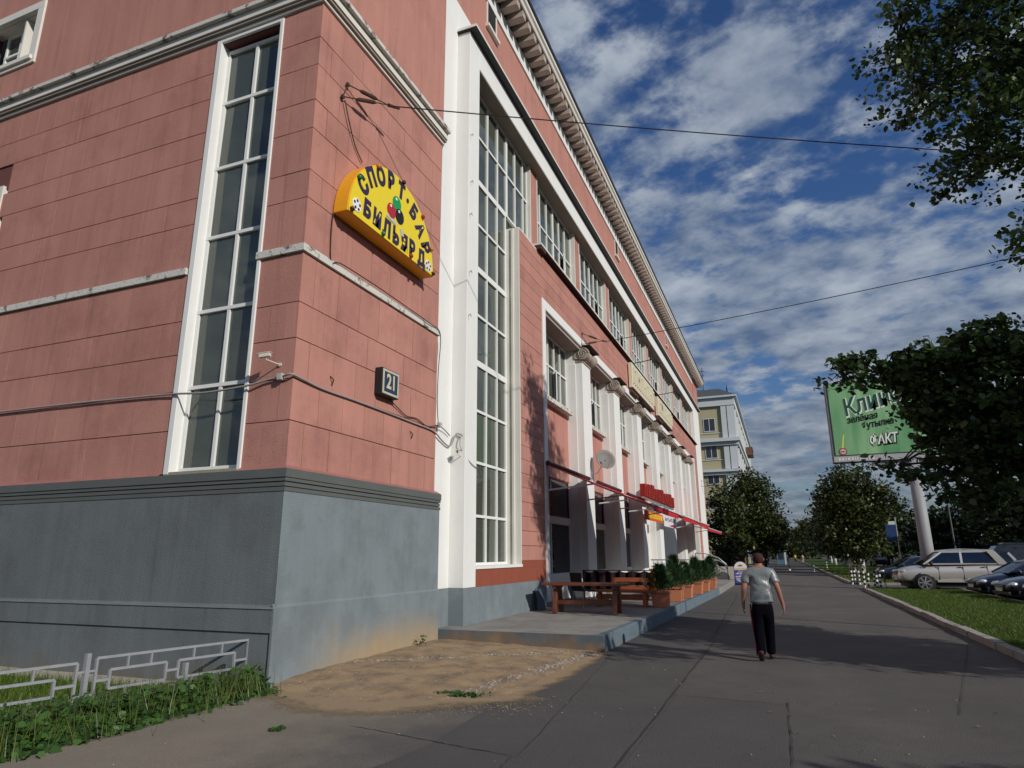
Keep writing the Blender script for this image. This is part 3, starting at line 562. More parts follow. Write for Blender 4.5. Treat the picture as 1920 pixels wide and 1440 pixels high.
for i, y0 in enumerate(COLY):
    y1 = y0 + 1.14
    b = MB(); b.box(-7.1, -6.54, y0 - .04, y1 + .04, .28, 9.12); b.box(-6.56, X2 - .005, y0, y1, .28, 8.78)
    b.box(-6.9, -6.50, y0 - .075, y0 - .04, .28, 8.6)
    cshaft = b.build('column', cream if False else white, bld, bevel=.012)
    yc = (y0 + y1) / 2
    b = MB(); xc, zc_, rr = -6.20, 8.98, .235
    prof = [(rr, -.66), (rr, -.52), (rr * .8, -.40), (rr * .62, -.15), (rr * .78, -.07), (rr * .78, .07), (rr * .62, .15), (rr * .8, .40), (rr, .52), (rr, .66)]
    b.lathe((xc, yc, zc_), [(r_, h_) for r_, h_ in prof], 18, 'y')
    b.box(-6.56, -6.2, yc - .64, yc + .64, 8.78, 9.16)
    b.box(-6.60, X2 + .03, y0 - .03, y1 + .03, 8.66, 8.72)
    cap = b.build('capital', mat('weathered_plaster', (.36, .31, .26), .9, .2, 6, .4, 40), cshaft, smooth=False, bevel=.006)
    # spiral on the end of the scroll
    for sgn in (-1, 1):
        pts = []
        for k in range(34):
            a = k * .42; r_ = .215 * (1 - k / 37); pts.append((xc + r_ * math.cos(a), yc + sgn * .665, zc_ + r_ * math.sin(a)))
        MB().tube(pts, .020, 5).build('scroll', MATS['weathered_plaster'], cap, smooth=True) if i < 5 else None
    MB().box(-6.62, -5.90, y0 - .14, y1 + .14, 9.24, 9.28).build('abacus_flashing', mat('bitumen_sheet', (.035, .025, .02), .8), cshaft)
BAYS = [(18.62, 22.84)] + [(COLY[i] + 1.20, COLY[i + 1] - .08) for i in range(6)] + [(54.87, 57.62)]
for i, (y0, y1) in enumerate(BAYS):
    n = 6; us = list(np.linspace(y0 + .04, y1 - .04, n + 1))
    window(None, -6.86, 'x', us, [6.80, 8.02, 9.10], None, .06, .07, white, glass, (1,) if i == 0 else (), ())
    if i < 5:
        o = MB().box(-.03, 0, -.3, .3, -.52, .52).build('open_vent', white, bld, world=False); o.location = (-6.82 + 10, us[4] - 8, 7.40); o.rotation_euler = (0, 0, .45)
    MB().box(-7.0, -6.60, y0, y1 - .1, 6.60, 6.76).build('window_sill', chip, bld, bevel=.005)
    MB().box(-7.1, -6.85, y0, y1, 4.20, 6.60).build('spandrel', plainpink, bld)
    if i in (3, 4):
        MB().box(-7.1, -6.85, y0, y1, .28, 4.20).build('entrance_wall', cream, bld)
        MB().box(-6.90, -6.82, y0 + .9, y1 - .9, .3, 3.3).build('entrance_door', glass2 if False else mat('brown_door', (.10, .05, .03), .5), bld)
    else:
        um = [y0 + .04, y0 + (y1 - y0) * .5, y1 - .04]
        MB().box(-7.05, -6.84, y0, y1, 2.72, 2.92).box(-7.05, -6.84, y0, y1, .28, 1.06).build('door_rail', white, bld)
        window(None, -6.88, 'x', um, [2.94, 4.18], None, .05, .06, mat('red_frame', (.22, .03, .02), .5), glass2, label='reddish transom window')
        window(None, -6.86, 'x', [y0 + .04, y0 + (y1 - y0) * .3, y0 + (y1 - y0) * .42, y0 + (y1 - y0) * .5, y1 - .04], [1.08, 2.72], None, .07, .07, white, glass2, label='glazed terrace door')
MB().box(-7.9, -7.85, 18.4, 58, .3, 9.1).box(-8.0, -7.1, 18.3, 18.4, .3, 9.1).box(-7.9, -7.1, 18.4, 58, .2, .3).build('room', dark, bld)
MB().box(-7.60, -7.55, 13.5, 60.2, 1.2, 14.4).build('room', mat('office_interior', (.10, .12, .11), .9, .8, .45), bld)
for y0, y1, z0, z1 in ((13.7, 14.3, 8.0, 11.3), (15.2, 16.2, 8.8, 11.3), (15.9, 16.3, 1.5, 6.3), (16.9, 17.4, 11.5, 14), (20, 21.5, 11.3, 14.1), (25, 26, 11.3, 14.1), (32, 33, 11.3, 14.1)):
    b = MB(); k = y0
    while k < y1: b.box(-7.1, -7.08 + random.uniform(0, .02), k, k + .07, z0, z1); k += .075
    b.build('curtain', curtain, bld)

# ------------------------------------------------------------------ terrace
slab = mat('terrace_concrete', (0.27, 0.255, 0.23), .95, .12, 1.5, .4, 45, fine=.06, col2=(.19, .18, .17), thr=(.45, .65, 1.6))
blue = mat('blue_grey_edge_paint', (.125, .165, .195), .8, .2, 3, .4, 40, streak=.12, dirt=((.28, .20, .12), -.15, .16, 14.0, 12.3))
t = tag(MB().poly([(-7.0, 12.36), (-3.20, 12.36), (-2.66, 30.6), (-7.0, 30.6)], .283).build('terrace', slab, fix=False), kind='structure')
b = MB()
b.add([(-6.6, 12.30, 0), (-3.13, 12.30, -.02), (-3.13, 12.30, .281), (-6.6, 12.30, .281), (-6.6, 12.55, .281), (-3.30, 12.55, .281)], [(0, 1, 2, 3), (3, 2, 5, 4)])
b.build('terrace_end_edge', mat('dirty_blue_grey_edge', (.095, .120, .140), .85, .25, 3, .6, 40, dirt=((.22, .15, .09), -.05, .34)), t)
y = 12.31
while y < 30.5:
    x = -3.13 + (y - 12.31) * (.47 / 18.2); yy = min(y + 3.2, 30.6); x2_ = -3.13 + (yy - 12.31) * (.47 / 18.2)
    b = MB(); zt = .286 + random.uniform(-.004, .006); b.prism([(x - .16, y + .004), (x, y + .004), (x2_, yy - .004), (x2_ - .16, yy - .004)], -.04, zt, 'z'); b.build('edge_block', blue, t, bevel=.012); y += 3.2
MB().prism([(-7.0, 30.6), (-2.66, 30.6), (-2.66, 58), (-7.0, 58)], 0, .28, 'z').build('terrace_back', slab, t)

# ------------------------------------------------------------------ things on the building
# yellow half-round bar sign on the corner block
Yc, Zc, RX = 9.79, 7.345, 1.51
sgn = thing('bar_sign', 'yellow half-round light box sign lettered СПОРТ-БАР БИЛЬЯРД with billiard balls on the corner block', 'sign', (-6.55, Yc, Zc))
yel = mat('yellow_plastic', (0.83, 0.64, 0.015), 0.3, 0.03, 5, spec=0.5); yel_s = mat('orange_yellow_side', (0.78, 0.36, 0.015), 0.4, 0.05, 5)
outl = [(Yc - RX, Zc)] + [(Yc - RX * math.cos(a) * (1 - .0 * math.sin(a)), Zc + 1.50 * math.sin(a) ** .98) for a in np.linspace(.03, math.pi - .03, 40)] + [(Yc + RX, Zc)]
MB().prism(outl, -6.54, -6.245, 'x').build('box', yel_s, sgn, bevel=.015)
MB().prism([(Yc + (p[0] - Yc) * .985, Zc + .012 + (p[1] - Zc) * .985) for p in outl], -6.243, -6.236, 'x').build('face', yel, sgn)
ink = mat('dark_violet_print', (0.035, 0.022, 0.075), 0.5); wht = mat('white_print', (.8, .8, .78), .5)
def on_sign(s_, y, z, size, ang, m=ink, d=0, bold=.012, sx=1.0):
    r = Vector((0, math.cos(ang), math.sin(ang))); u = Vector((0, -math.sin(ang), math.cos(ang)))
    textmesh(s_, size, m, 'letter', sgn, 0.002, MX((-6.230 + d, y, z), r, u), bold, 0, sx)
for ch, y_, z_, a_ in (("С", 8.69, 8.02, .95), ("П", 8.92, 8.30, .62), ("О", 9.21, 8.49, .35), ("Р", 9.55, 8.59, .10), ("Т", 9.92, 8.58, -.12), ("·", 10.16, 8.50, -.3), ("Б", 10.40, 8.38, -.52), ("А", 10.68, 8.13, -.80), ("Р", 10.92, 7.85, -1.05)): on_sign(ch, y_, z_, .44, a_, bold=.028, sx=.84)
for i, (ch, y_, z_) in enumerate((("Б", 8.83, 7.62), ("И", 9.15, 7.60), ("Л", 9.475, 7.565), ("Ь", 9.79, 7.55), ("Я", 10.11, 7.555), ("Р", 10.40, 7.57), ("Д", 10.77, 7.53))): on_sign(ch, y_, z_, .43, -.08 + .02 * i, bold=.026, sx=.84)
def disc(y, z, r, m, d=0.0, name='ball', rz=None, n=20): return MB().prism([(y + r * math.cos(a), z + (rz or r) * math.sin(a)) for a in np.linspace(0, 2 * math.pi, n, endpoint=False)], -6.234 + d, -6.226 + d, 'x').build(name, m, sgn)
disc(9.78, 8.25, .15, mat('green_print', (.01, .30, .08), .4)); disc(9.60, 8.01, .15, mat('red_print', (.45, .02, .03), .4), .002); disc(9.89, 8.03, .15, mat('black_print', (.012, .012, .014), .35), .004)
for a, c in ((-.05, .98), (-.23, .75), (.06, .77)): disc(Yc + a, Zc + c, .03, wht, .010, 'highlight')
MB().prism([(Yc - .36, Zc + .48), (Yc - .34, Zc + .56), (Yc + .02, Zc + .50), (Yc - .02, Zc + .43)], -6.234, -6.224, 'x').build('ribbon', mat('grey_print', (.5, .5, .45), .5), sgn)
MB().prism([(Yc + .14, Zc + .44), (Yc + .24, Zc + .48), (Yc + .28, Zc + .34), (Yc + .18, Zc + .32)], -6.234, -6.224, 'x').build('ribbon', MATS['grey_print'], sgn)
for yy, zz2 in ((8.52, 7.56), (11.06, 7.50)):
    disc(yy, zz2, .125, wht, 0, 'football')
    for k in range(5): disc(yy + .08 * math.cos(k * 1.257 + .3), zz2 + .08 * math.sin(k * 1.257 + .3), .028, ink, .006, 'football_patch', n=6)
lampc = [mat('bulb_green', (.02, .2, .06), .3), mat('bulb_orange', (.6, .2, .02), .3), mat('bulb_dark', (.08, .02, .01), .3), mat('bulb_red', (.4, .02, .02), .3)]
for k, (a, ci) in enumerate(((2.62, 0), (2.08, 1), (1.45, 2), (.85, 3), (.38, 1), (.02, 2))): MB().lathe((-6.21, Yc + 1.46 * math.cos(a), Zc + 1.45 * max(0, math.sin(a)) + .03), [(.01, -.04), (.045, -.02), (.045, .02), (.015, .04)], 10, 'x').build('bulb', lampc[ci], sgn, smooth=True)
for k, (yy, ci) in enumerate(((Yc - 1.42, 2), (Yc - .45, 0), (Yc + .55, 3))): MB().lathe((-6.21, yy, Zc + .06), [(.01, -.04), (.045, -.02), (.045, .02), (.015, .04)], 10, 'x').build('bulb', lampc[ci], sgn, smooth=True)

# house number box
hn = thing('house_number', 'blue enamel box with house number 21 beside the corner', 'house number', (-6.55, 10.08, 4.76))
MB().box(-6.55, -6.40, 9.80, 10.38, 4.52, 5.02).build('case', black, hn, bevel=.01)
MB().box(-6.398, -6.392, 9.82, 10.36, 4.54, 5.0).build('border', mat('yellowed_white', (.50, .48, .37), .5, .15, 10), hn)
MB().box(-6.390, -6.386, 9.87, 10.31, 4.585, 4.955).build('plate', mat('dark_blue_enamel', (.022, .045, .095), .5, .25, 8), hn)
textmesh("21", .38, mat('pale_yellow', (.58, .52, .34), .5, .12, 20), 'digits', hn, .003, MX((-6.382, 10.09, 4.77), (0, 1, 0), (0, 0, 1)), .01, 0, .85)

# security cameras
def seccam(loc, tgt, wall_n, label):
    t = thing('security_camera', label, 'camera', loc)
    L0 = Vector(loc); d = (Vector(tgt)).normalized()
    MB().bar(L0, L0 + d * .17, .065, .06).bar(L0 + d * -.01 + Vector((0, 0, .035)), L0 + d * .20 + Vector((0, 0, .035)), .08, .012).build('housing', mat('beige_plastic', (.62, .58, .50), .5), t, bevel=.005)
    MB().tube([L0 + d * .06, L0 + d * .06 + Vector((0, 0, -.07)), L0 + Vector(wall_n) * -.22 + Vector((0, 0, -.10))], .010, 6).lathe(L0 + Vector(wall_n) * -.22 + Vector((0, 0, -.10)), [(.03, -.015), (.03, .015)], 10, 'y').build('bracket', MATS['beige_plastic'], t)
    MB().lathe(L0 + d * .171, [(.02, -.002), (.02, .002)], 10, 'y').build('lens', black, t); return t
seccam((-6.82, 7.42, 4.62), (-.9, -.2, -.1), (0, -1, 0), 'small beige security camera on the side wall near the corner')
seccam((-6.36, 12.85, 3.9), (.3, -.9, -.2), (0, -1, 0), 'small dark security camera on the white frame')

def cable_thing(pts, r, label, m=cable, name='cable'):
    sm = []
    P = [Vector(p) for p in pts]
    for i in range(len(P) - 1):
        for k in range(4):
            t_ = k / 4; p0, p1, p2, p3 = P[max(i - 1, 0)], P[i], P[i + 1], P[min(i + 2, len(P) - 1)]
            sm.append(.5 * ((2 * p1) + (p2 - p0) * t_ + (2 * p0 - 5 * p1 + 4 * p2 - p3) * t_ ** 2 + (3 * p1 - p0 - 3 * p2 + p3) * t_ ** 3))
    sm.append(P[-1]); return tag(MB().tube(sm, r, 6).build(name, m, smooth=True), label, 'cable')
cable_thing([(-17, 7.60, 4.33), (-12, 7.60, 4.31), (-10, 7.61, 4.28), (-8.9, 7.6, 4.25), (-8.2, 7.55, 4.19), (-7.4, 7.56, 4.22), (-7.0, 7.60, 4.29), (-6.75, 7.6, 4.31), (-6.56, 7.58, 4.33), (-6.52, 7.7, 4.32), (-6.53, 8.3, 4.27), (-6.53, 9.2, 4.27), (-6.53, 10.2, 4.26), (-6.53, 11.2, 4.24), (-6.53, 12.0, 4.22), (-6.55, 12.45, 4.08), (-6.54, 12.8, 4.02), (-6.45, 12.92, 4.3), (-6.3, 12.93, 4.25)], .017, 'long grey cable sagging along the side wall and round the corner')
cable_thing([(-6.5, 10.25, 4.5), (-6.52, 10.5, 4.44), (-6.53, 10.9, 4.33), (-6.53, 11.3, 4.35), (-6.53, 11.75, 4.27), (-6.5, 12.15, 4.36), (-6.53, 12.5, 4.33), (-6.55, 12.8, 4.25)], .010, 'thin dark wire from the house number to the white frame', rust)
cable_thing([(-6.53, 8.28, 7.35), (-6.535, 8.27, 6.9), (-6.535, 8.33, 6.45), (-6.48, 8.5, 6.50), (-6.47, 9.6, 6.51), (-6.48, 10.6, 6.50), (-6.48, 11.6, 6.47), (-6.5, 12.16, 6.4), (-6.53, 12.17, 5.6), (-6.53, 12.15, 4.9), (-6.52, 12.2, 4.4)], .010, 'dark wire hanging from the yellow sign over the string course', rust)
cable_thing([(-6.33, 12.93, 4.3), (-6.35, 12.93, 4.0), (-6.24, 13.2, 3.7), (-6.23, 13.58, 3.6)], .009, 'loose pale wire drooping across the white frame')
for loc, lab in (((-6.75, 7.60, 4.31), 'small grey junction box on the cable near the corner'), ((-6.5, 12.22, 4.38), 'small grey junction box where the white frame begins')):
    tag(MB().box(loc[0] - .045, loc[0] + .045, loc[1] - .04, loc[1] + .04, loc[2] - .05, loc[2] + .05).build('junction_box', mat('box_plastic', (.45, .44, .42), .6), bevel=.006), lab, 'junction box')

# span wire anchors and wires
def anchor(x, y, z, end, label, s_=1.0):
    t = thing('span_wire_anchor', label, 'wire anchor', (x, y, z)); e_ = Vector(end); A = Vector((x + .04, y, z + .17 * s_)); B = Vector((x + .04, y - .12 * s_, z - .17 * s_))
    for p in (A, B):
        d_ = e_ - p; m1 = p + d_ * .28; m2 = p + d_ * .72
        MB().lathe(p, [(.045, -.012), (.045, .012)], 10, 'x').tube([p, m1], .012, 5).build('eye_bolt', rust, t)
        o = MB().tube([m1, m1 + (m2 - m1) * .15, m1 + (m2 - m1) * .85, m2], [.016, .038, .038, .016], 7).build('insulator', rust, t)
        MB().tube([m2, e_], .010, 5).build('wire_stub', rust, t)
    MB().tube([A, B], .010, 5).build('strap', rust, t); MB().tube([e_, e_ + (e_ - (A + B) / 2).normalized() * .26], [.035, .022], 7).build('clamp', rust, t)
    return t
anchor(-6.55, 8.42, 9.83, (-6.15, 9.20, 10.02), 'rusty span wire anchor with two insulators on the corner block')
anchor(-6.25, 22.95, 9.55, (-5.7, 24.0, 9.75), 'rusty span wire anchor above the first column', 1.4)
def wire(a, b_, sag, r, label):
    a = Vector(a); b_ = Vector(b_); pts = [a.lerp(b_, k / 24) - Vector((0, 0, sag * 4 * (k / 24) * (1 - k / 24))) for k in range(25)]
    return tag(MB().tube(pts, r, 5).build('span_wire', black), label, 'wire')
wire((-6.08, 9.27, 10.02), (16.0, 21.5, 10.45), .22, .012, 'long thin overhead wire crossing the sky from the corner block')
wire((-5.55, 24.2, 9.78), (20, 19.0, 10.7), .30, .014, 'overhead wire rising to the right from above the first column')
cable_thing([(-6.5, 8.35, 9.62), (-6.5, 8.5, 9.3), (-6.52, 8.75, 8.95), (-6.52, 9.0, 8.75)], .012, 'short frayed wire hanging below the corner wire anchor', rust)
for (y, z) in ((8.52, 4.47), (11.1, 4.0)): tag(MB().tube([(-6.555, y, z + .06), (-6.50, y + .03, z), (-6.55, y + .05, z - .08)], .012, 5).build('wall_hook', rust), 'bent rusty hook in the wall ' + ('near the corner' if y < 10 else 'below the house number'), 'hook')
for k, (z, dy, w_) in enumerate(((11.9, 0, 'highest'), (10.6, .03, 'second highest'), (9.7, 0, 'middle'), (8.2, .02, 'fourth from the top'), (7.1, 0, 'lowest'))): tag(MB().tube([(-6.25, 13.05 + dy, z), (-6.18, 13.03 + dy, z + .02), (-6.17, 13.03 + dy, z - .05)], .008, 5).build('wall_hook', rust), 'small rusty hook in the tall white frame, %s of the five' % w_, 'hook', 'hooks on the tall white frame')

# satellite dish
sdish = thing('satellite_dish', 'grey satellite dish on the second column above the awnings', 'satellite dish', (-6.2, 23.95, 4.6))
b = MB(); o_ = []; n_ = 20
for j in range(6):
    r_ = .37 * j / 5
    for k in range(n_): o_.append((r_ * math.cos(2 * math.pi * k / n_), r_ * 1.05 * math.sin(2 * math.pi * k / n_), .16 * (r_ / .42) ** 2))
dd = Vector((.55, -.75, .35)).normalized(); rr_ = dd.cross(Vector((0, 0, 1))).normalized(); uu = rr_.cross(dd); C0 = Vector((-5.75, 23.75, 5.05))
b.add([C0 + rr_ * p[0] + uu * p[1] + dd * p[2] for p in o_], [(j * n_ + k, j * n_ + (k + 1) % n_, (j + 1) * n_ + (k + 1) % n_, (j + 1) * n_ + k) for j in range(5) for k in range(n_)])
o = b.build('dish', mat('dish_grey', (.20, .195, .18), .6, .1), sdish, smooth=True); so = o.modifiers.new('s', 'SOLIDIFY'); so.thickness = .012
MB().tube([(-6.25, 23.6, 4.55), (-6.0, 23.65, 4.6), C0 - dd * .02], .018, 6).tube([(-6.22, 23.62, 4.35), (-6.22, 23.62, 4.95)], .02, 6).build('mount', steel, sdish)
MB().tube([C0 - uu * .40 + dd * .1, C0 - uu * .22 + dd * .42, C0 - uu * .10 + dd * .48], .010, 5).bar(C0 - uu * .1 + dd * .44, C0 - uu * .02 + dd * .52, .06).build('receiver_arm', steel, sdish)
# second thin antenna mast
tag(MB().tube([(-6.2, 23.5, 4.3), (-6.1, 23.5, 5.3)], .010, 5).build('aerial_rod', steel), 'thin metal rod beside the satellite dish', 'rod')

# letter boards + lamps
cb = mat('cream_sign_plastic', (.66, .62, .47), .6, .06, 3, streak=.06)
for (ya, yb, z0, z1, n_, lab) in ((31.3, 37.3, 9.65, 10.92, 7, 'nearer of the two cream letter boards above the columns'), (38.9, 44.2, 9.70, 10.86, 6, 'farther of the two cream letter boards above the columns')):
    t = thing('letter_board', lab, 'sign', (-6.2, ya, z0))
    MB().box(-6.2, -6.02, ya, yb, z0, z1).build('panel', cb, t, bevel=.01)
    MB().box(-6.2, -6.0, ya, yb, z0 - .08, z0 - .002).box(-6.2, -6.05, ya, ya + 1.6, z0 - .24, z0 - .08).build('bracket', mat('brown_board', (.10, .045, .03), .8, .2, 5), t)
    w = (yb - ya) / n_
    for k in range(n_):
        y_ = ya + (k + .2) * w; b = MB(); b.box(-6.018, -5.93, y_, y_ + .12, z0 + .22, z1 - .22); b.box(-6.018, -5.93, y_ + w * .5, y_ + w * .5 + .12, z0 + .22, z1 - .22); zz3 = [z1 - .36, (z0 + z1) / 2][k % 2]; b.box(-6.018, -5.93, y_ + .121, y_ + w * .5 - .001, zz3, zz3 + .13); b.build('letter', cb, t)
def floodlamp(y, z, lab):
    t = thing('flood_lamp', lab, 'lamp', (-6.08, y, z)); MB().tube([(-6.1, y, z), (-5.2, y - .1, z + .06), (-4.95, y - .12, z - .02)], .022, 6).build('arm', black, t)
    MB().bar((-4.97, y - .12, z - .02), (-4.80, y - .14, z - .20), .20, .16).build('lamp_head', black, t, bevel=.02)
floodlamp(32.2, 11.1, 'black flood lamp on a long arm above the nearer letter board'); floodlamp(39.6, 11.1, 'black flood lamp on a long arm above the farther letter board')

# awnings
def awning(y0, y1, xf, zf, lab, zb=4.30):
    t = thing('awning', lab, 'awning', (-6.2, y0, zb)); xb = -6.22
    b = MB(); n = 10; vs = []
    for i in range(n + 1):
        s_ = i / n; x = xb + (xf - xb) * s_; z = zb + (zf + .16 - zb) * s_ - .05 * math.sin(math.pi * s_); vs += [(x, y0, z), (x, y1, z), (x, y0, z - .02), (x, y1, z - .02)]
    fs = []
    for i in range(n):
        a = i * 4; c = a + 4; fs += [(a, a + 1, c + 1, c), (a + 2, c + 2, c + 3, a + 3), (a, c, c + 2, a + 2), (a + 1, a + 3, c + 3, c + 1)]
    b.add(vs, fs).build('cloth_roof', redcloth, t)
    MB().box(xf - .02, xf + .0, y0, y1, zf, zf + .15).build('valance', redcloth, t)
    MB().box(xf - .05, xf + .03, y0 - .02, y1 + .02, zf + .151, zf + .19).build('front_bar', mat('white_bar', (.7, .7, .7), .4), t)
    for y_ in (y0 + .25, y1 - .25): MB().tube([(-6.2, y_, zb - .75), ((xb + xf) / 2 - .2, y_ + .1, zb - .62), (xf - .05, y_, zf + .10)], .028, 6).build('folding_arm', MATS['white_bar'], t)
    MB().tube([(-6.15, y0, zb + .02), (-6.15, y1, zb + .02)], .07, 8).build('roller', mat('roller_brown', (.06, .03, .03), .6), t)
awning(18.35, 22.95, -3.12, 2.84, 'nearest red awning stretched out over the wooden tables')
awning(24.2, 28.05, -3.12, 2.84, 'second red awning from the corner block')
awning(29.5, 33.15, -3.12, 2.84, 'third red awning from the corner block')
awning(44.2, 55.0, -4.25, 3.15, 'farthest red awning near the end of the building', 4.1)

# red letters over the entrance
t = thing('red_letter_sign', 'row of big red moulded letters above the awnings', 'sign', (-6.0, 31.3, 4.4))
n_ = 10; w = 9.6 / n_
for k in range(n_):
    y_ = 31.5 + k * w; h_ = 4.95 + .06 * (k % 3); b = MB(); b.box(-5.98, -5.72, y_, y_ + .2, 4.36, h_); b.box(-5.98, -5.72, y_ + w * .46, y_ + w * .46 + .2, 4.36, h_)
    q = (4.60 if k % 3 == 1 else (h_ - .15 if k % 3 == 0 else 4.37)); b.box(-5.975, -5.725, y_ + .2, y_ + w * .46, q, q + .14); b.build('letter', redpl, t, bevel=.01)
MB().box(-5.9, -5.8, 31.3, 41.1, 4.26, 4.34).build('rail', steel, t)
# banners
bn = thing('banner', 'orange-red banner with yellow lettering between the columns', 'banner', (-5.95, 32.4, 3.45))
MB().box(-5.99, -5.97, 32.3, 37.7, 3.34, 3.80).build('cloth', mat('orange_red_banner', (.62, .09, .02), .6), bn)
b = MB()
for k in range(11):
    y_ = 33.2 + k * .39; hh = .26
    if k in (0, 10): b.lathe((-5.962, y_ + .1, 3.58), [(.15, -.004), (.15, .004)], 14, 'x'); continue
    b.box(-5.966, -5.958, y_, y_ + .07, 3.46, 3.46 + hh); b.box(-5.966, -5.958, y_ + .2, y_ + .27, 3.46, 3.46 + hh); b.box(-5.966, -5.958, y_ + .07, y_ + .2, 3.5 + .12 * (k % 2), 3.56 + .12 * (k % 2))
b.build('lettering', mat('yellow_print', (.85, .66, .05), .5), bn)
bn = thing('banner', 'white banner with dark and red print next to the orange-red one', 'banner', (-5.95, 38.0, 3.45))
MB().box(-5.99, -5.97, 38.1, 42.9, 3.22, 3.82).build('cloth', mat('white_banner', (.72, .70, .72), .6), bn)
b = MB()
for k in range(9): y_ = 38.5 + k * .45; b.box(-5.966, -5.958, y_, y_ + .10, 3.52, 3.74 - .03 * (k % 2)); b.box(-5.966, -5.958, y_ + .1, y_ + .3, 3.56 + .07 * (k % 3), 3.61 + .07 * (k % 3))
b.build('lettering', mat('dark_print', (.05, .04, .08), .5), bn)
b = MB(); b.prism([(39.8, 3.30), (41.6, 3.42), (42.4, 3.34), (42.2, 3.28), (41.0, 3.26)], -5.966, -5.958, 'x'); b.build('lettering', mat('red_swoosh', (.55, .03, .05), .5), bn)
# brackets at the far end of the facade
anchor(-6.25, 62.6, 7.9, (-5.2, 63.4, 7.8), 'span wire anchor at the far end of the white frame', 1.6)
tag(MB().box(-6.55, -6.35, 64.1, 64.5, 4.2, 5.4).build('wall_box', black, bevel=.02), 'dark box high on the far end of the frontage', 'box')

# ------------------------------------------------------------------ terrace furniture
def trestle(loc, Lx, W_, H, lab, rz=0.0, name='wooden_table', m=wood, group=None):
    t = thing(name, lab, 'table' if H > .6 else 'bench', loc, group, rz); ns = 3 if W_ > .4 else 2; w = W_ / ns
    for k in range(ns): MB().box(-Lx / 2, Lx / 2, -W_ / 2 + k * w + .004, -W_ / 2 + (k + 1) * w - .004, H - .06, H).build('top_board', m, t, world=False, bevel=.008)
    for sx_ in (-1, 1):
        x = sx_ * (Lx / 2 - .32 * min(1, Lx / 2))
        for sy in (-1, 1):
            MB().prism([(sy * .10 * W_ / .75, H - .13), (sy * (.10 * W_ / .75 + .11), H - .13), (sy * (W_ / 2 - .02), .0), (sy * (W_ / 2 - .17), .0)], x - .05, x + .05, 'x').build('leg', m, t, world=False, bevel=.008)
        MB().box(x - .045, x + .045, -W_ / 2 + .05, W_ / 2 - .05, H - .135, H - .062).build('cross_beam', m, t, world=False, bevel=.006)
    MB().box(-Lx / 2 + .2, Lx / 2 - .2, -.03, .03, .20, .33).build('stretcher', m, t, world=False, bevel=.006)
    return t
trestle((-4.66, 16.78, .284), 2.15, .78, .73, 'varnished wooden trestle table at the near end of the terrace', .02)
for (x, y, r_, lab) in ((-4.3, 19.2, 0, 'low orange wooden bench behind the nearest table'), (-4.6, 22.4, 0, 'low orange wooden bench farther in under the awning')):
    t = trestle((x, y, .284), 1.9, .36, .45, lab, r_, 'wooden_bench', wood2)
t = thing('wooden_bench', 'orange wooden bench with a tall end post beside the first planter', 'bench', (-3.9, 20.4, .284))
for z in (.40, .62): MB().box(-.95, .35, -.03, .03, z, z + .12).build('rail', wood2, t, world=False, bevel=.008)
MB().box(.22, .34, -.07, .07, 0, .98).build('post', wood2, t, world=False, bevel=.01); MB().box(-.95, -.83, -.07, .07, 0, .7).build('post', wood2, t, world=False, bevel=.01); MB().box(.18, .38, -.09, .09, .94, .99).build('cap', wood2, t, world=False)
# chairs
def chair(loc, rz, lab):
    t = thing('cafe_chair', lab, 'chair', loc, None, rz); m = mat('dark_wicker', (.028, .024, .026), .7, .2, 20)
    MB().box(-.22, .22, -.22, .22, .42, .46).build('seat', m, t, world=False, bevel=.01); MB().prism([(.20, .46), (.24, .46), (.31, .92), (.27, .92)], -.22, .22, 'x').build('backrest', m, t, world=False)
    for i in (-1, 1):
        for j in (-1, 1): MB().tube([(i * .19, j * .19, .42), (i * .22, j * .22, 0)], .014, 6).build('leg', steel, t, world=False)
chair((-5.35, 18.9, .284), 2.6, 'dark cafe chair against the wall behind the near table'); chair((-5.6, 22.0, .284), .4, 'dark cafe chair farther under the awning')
# slate boards leaning on the wall
for (x, y, w_, lab) in ((-6.05, 17.15, .42, 'blue-grey slab leaning on the plinth nearer the corner'), (-5.9, 19.6, .42, 'dark slab leaning on the wall behind the near table')):
    tag(MB().prism([(x + .02, .285), (x + .05, .285), (x - .10, .82), (x - .13, .82)], y, y + w_, 'y').build('leaning_slab', mat('slate_blue_board', (.07, .095, .13), .7, .15, 4)), lab, 'board')
# dark cloth windbreak on the terrace
t = thing('cloth_screen', 'dark maroon cloth screen with a scalloped top along the terrace', 'screen', (-3.72, 21.7, .284))
def screen(p0, p1, z0, zt, n=60):
    b = MB(); p0 = Vector(p0); p1 = Vector(p1); vs = []
    for i in range(n + 1):
        s_ = i / n; p = p0.lerp(p1, s_); w = .05 * math.sin(s_ * 46) + .02 * math.sin(s_ * 110); dr = (p1 - p0).normalized(); nx, ny = -dr.y, dr.x
        for z in (z0, (z0 + zt) / 2, zt - .05 * abs(math.sin(s_ * math.pi * 6)) - .05): vs.append((p.x + nx * w * (1.3 - z / zt * .5), p.y + ny * w, z))
    b.add(vs, [(i * 3 + j, i * 3 + 3 + j, i * 3 + 4 + j, i * 3 + 1 + j) for i in range(n) for j in range(2)]); return b
o = screen((-6.05, 21.5, 0), (-3.72, 21.7, 0), .62, 1.24).build('cloth', blackcloth, t, smooth=True, fix=False); o = screen((-3.72, 21.7, 0), (-3.45, 29.6, 0), .62, 1.24).build('cloth', blackcloth, t, smooth=True, fix=False)
for p in ((-6.05, 21.5, 0), (-4.9, 21.6, 0), (-3.72, 21.7, 0), (-3.6, 25.6, 0), (-3.45, 29.6, 0)): MB().box(p[0] - .03, p[0] + .03, p[1] - .03, p[1] + .03, .28, 1.22).build('post', black, t)
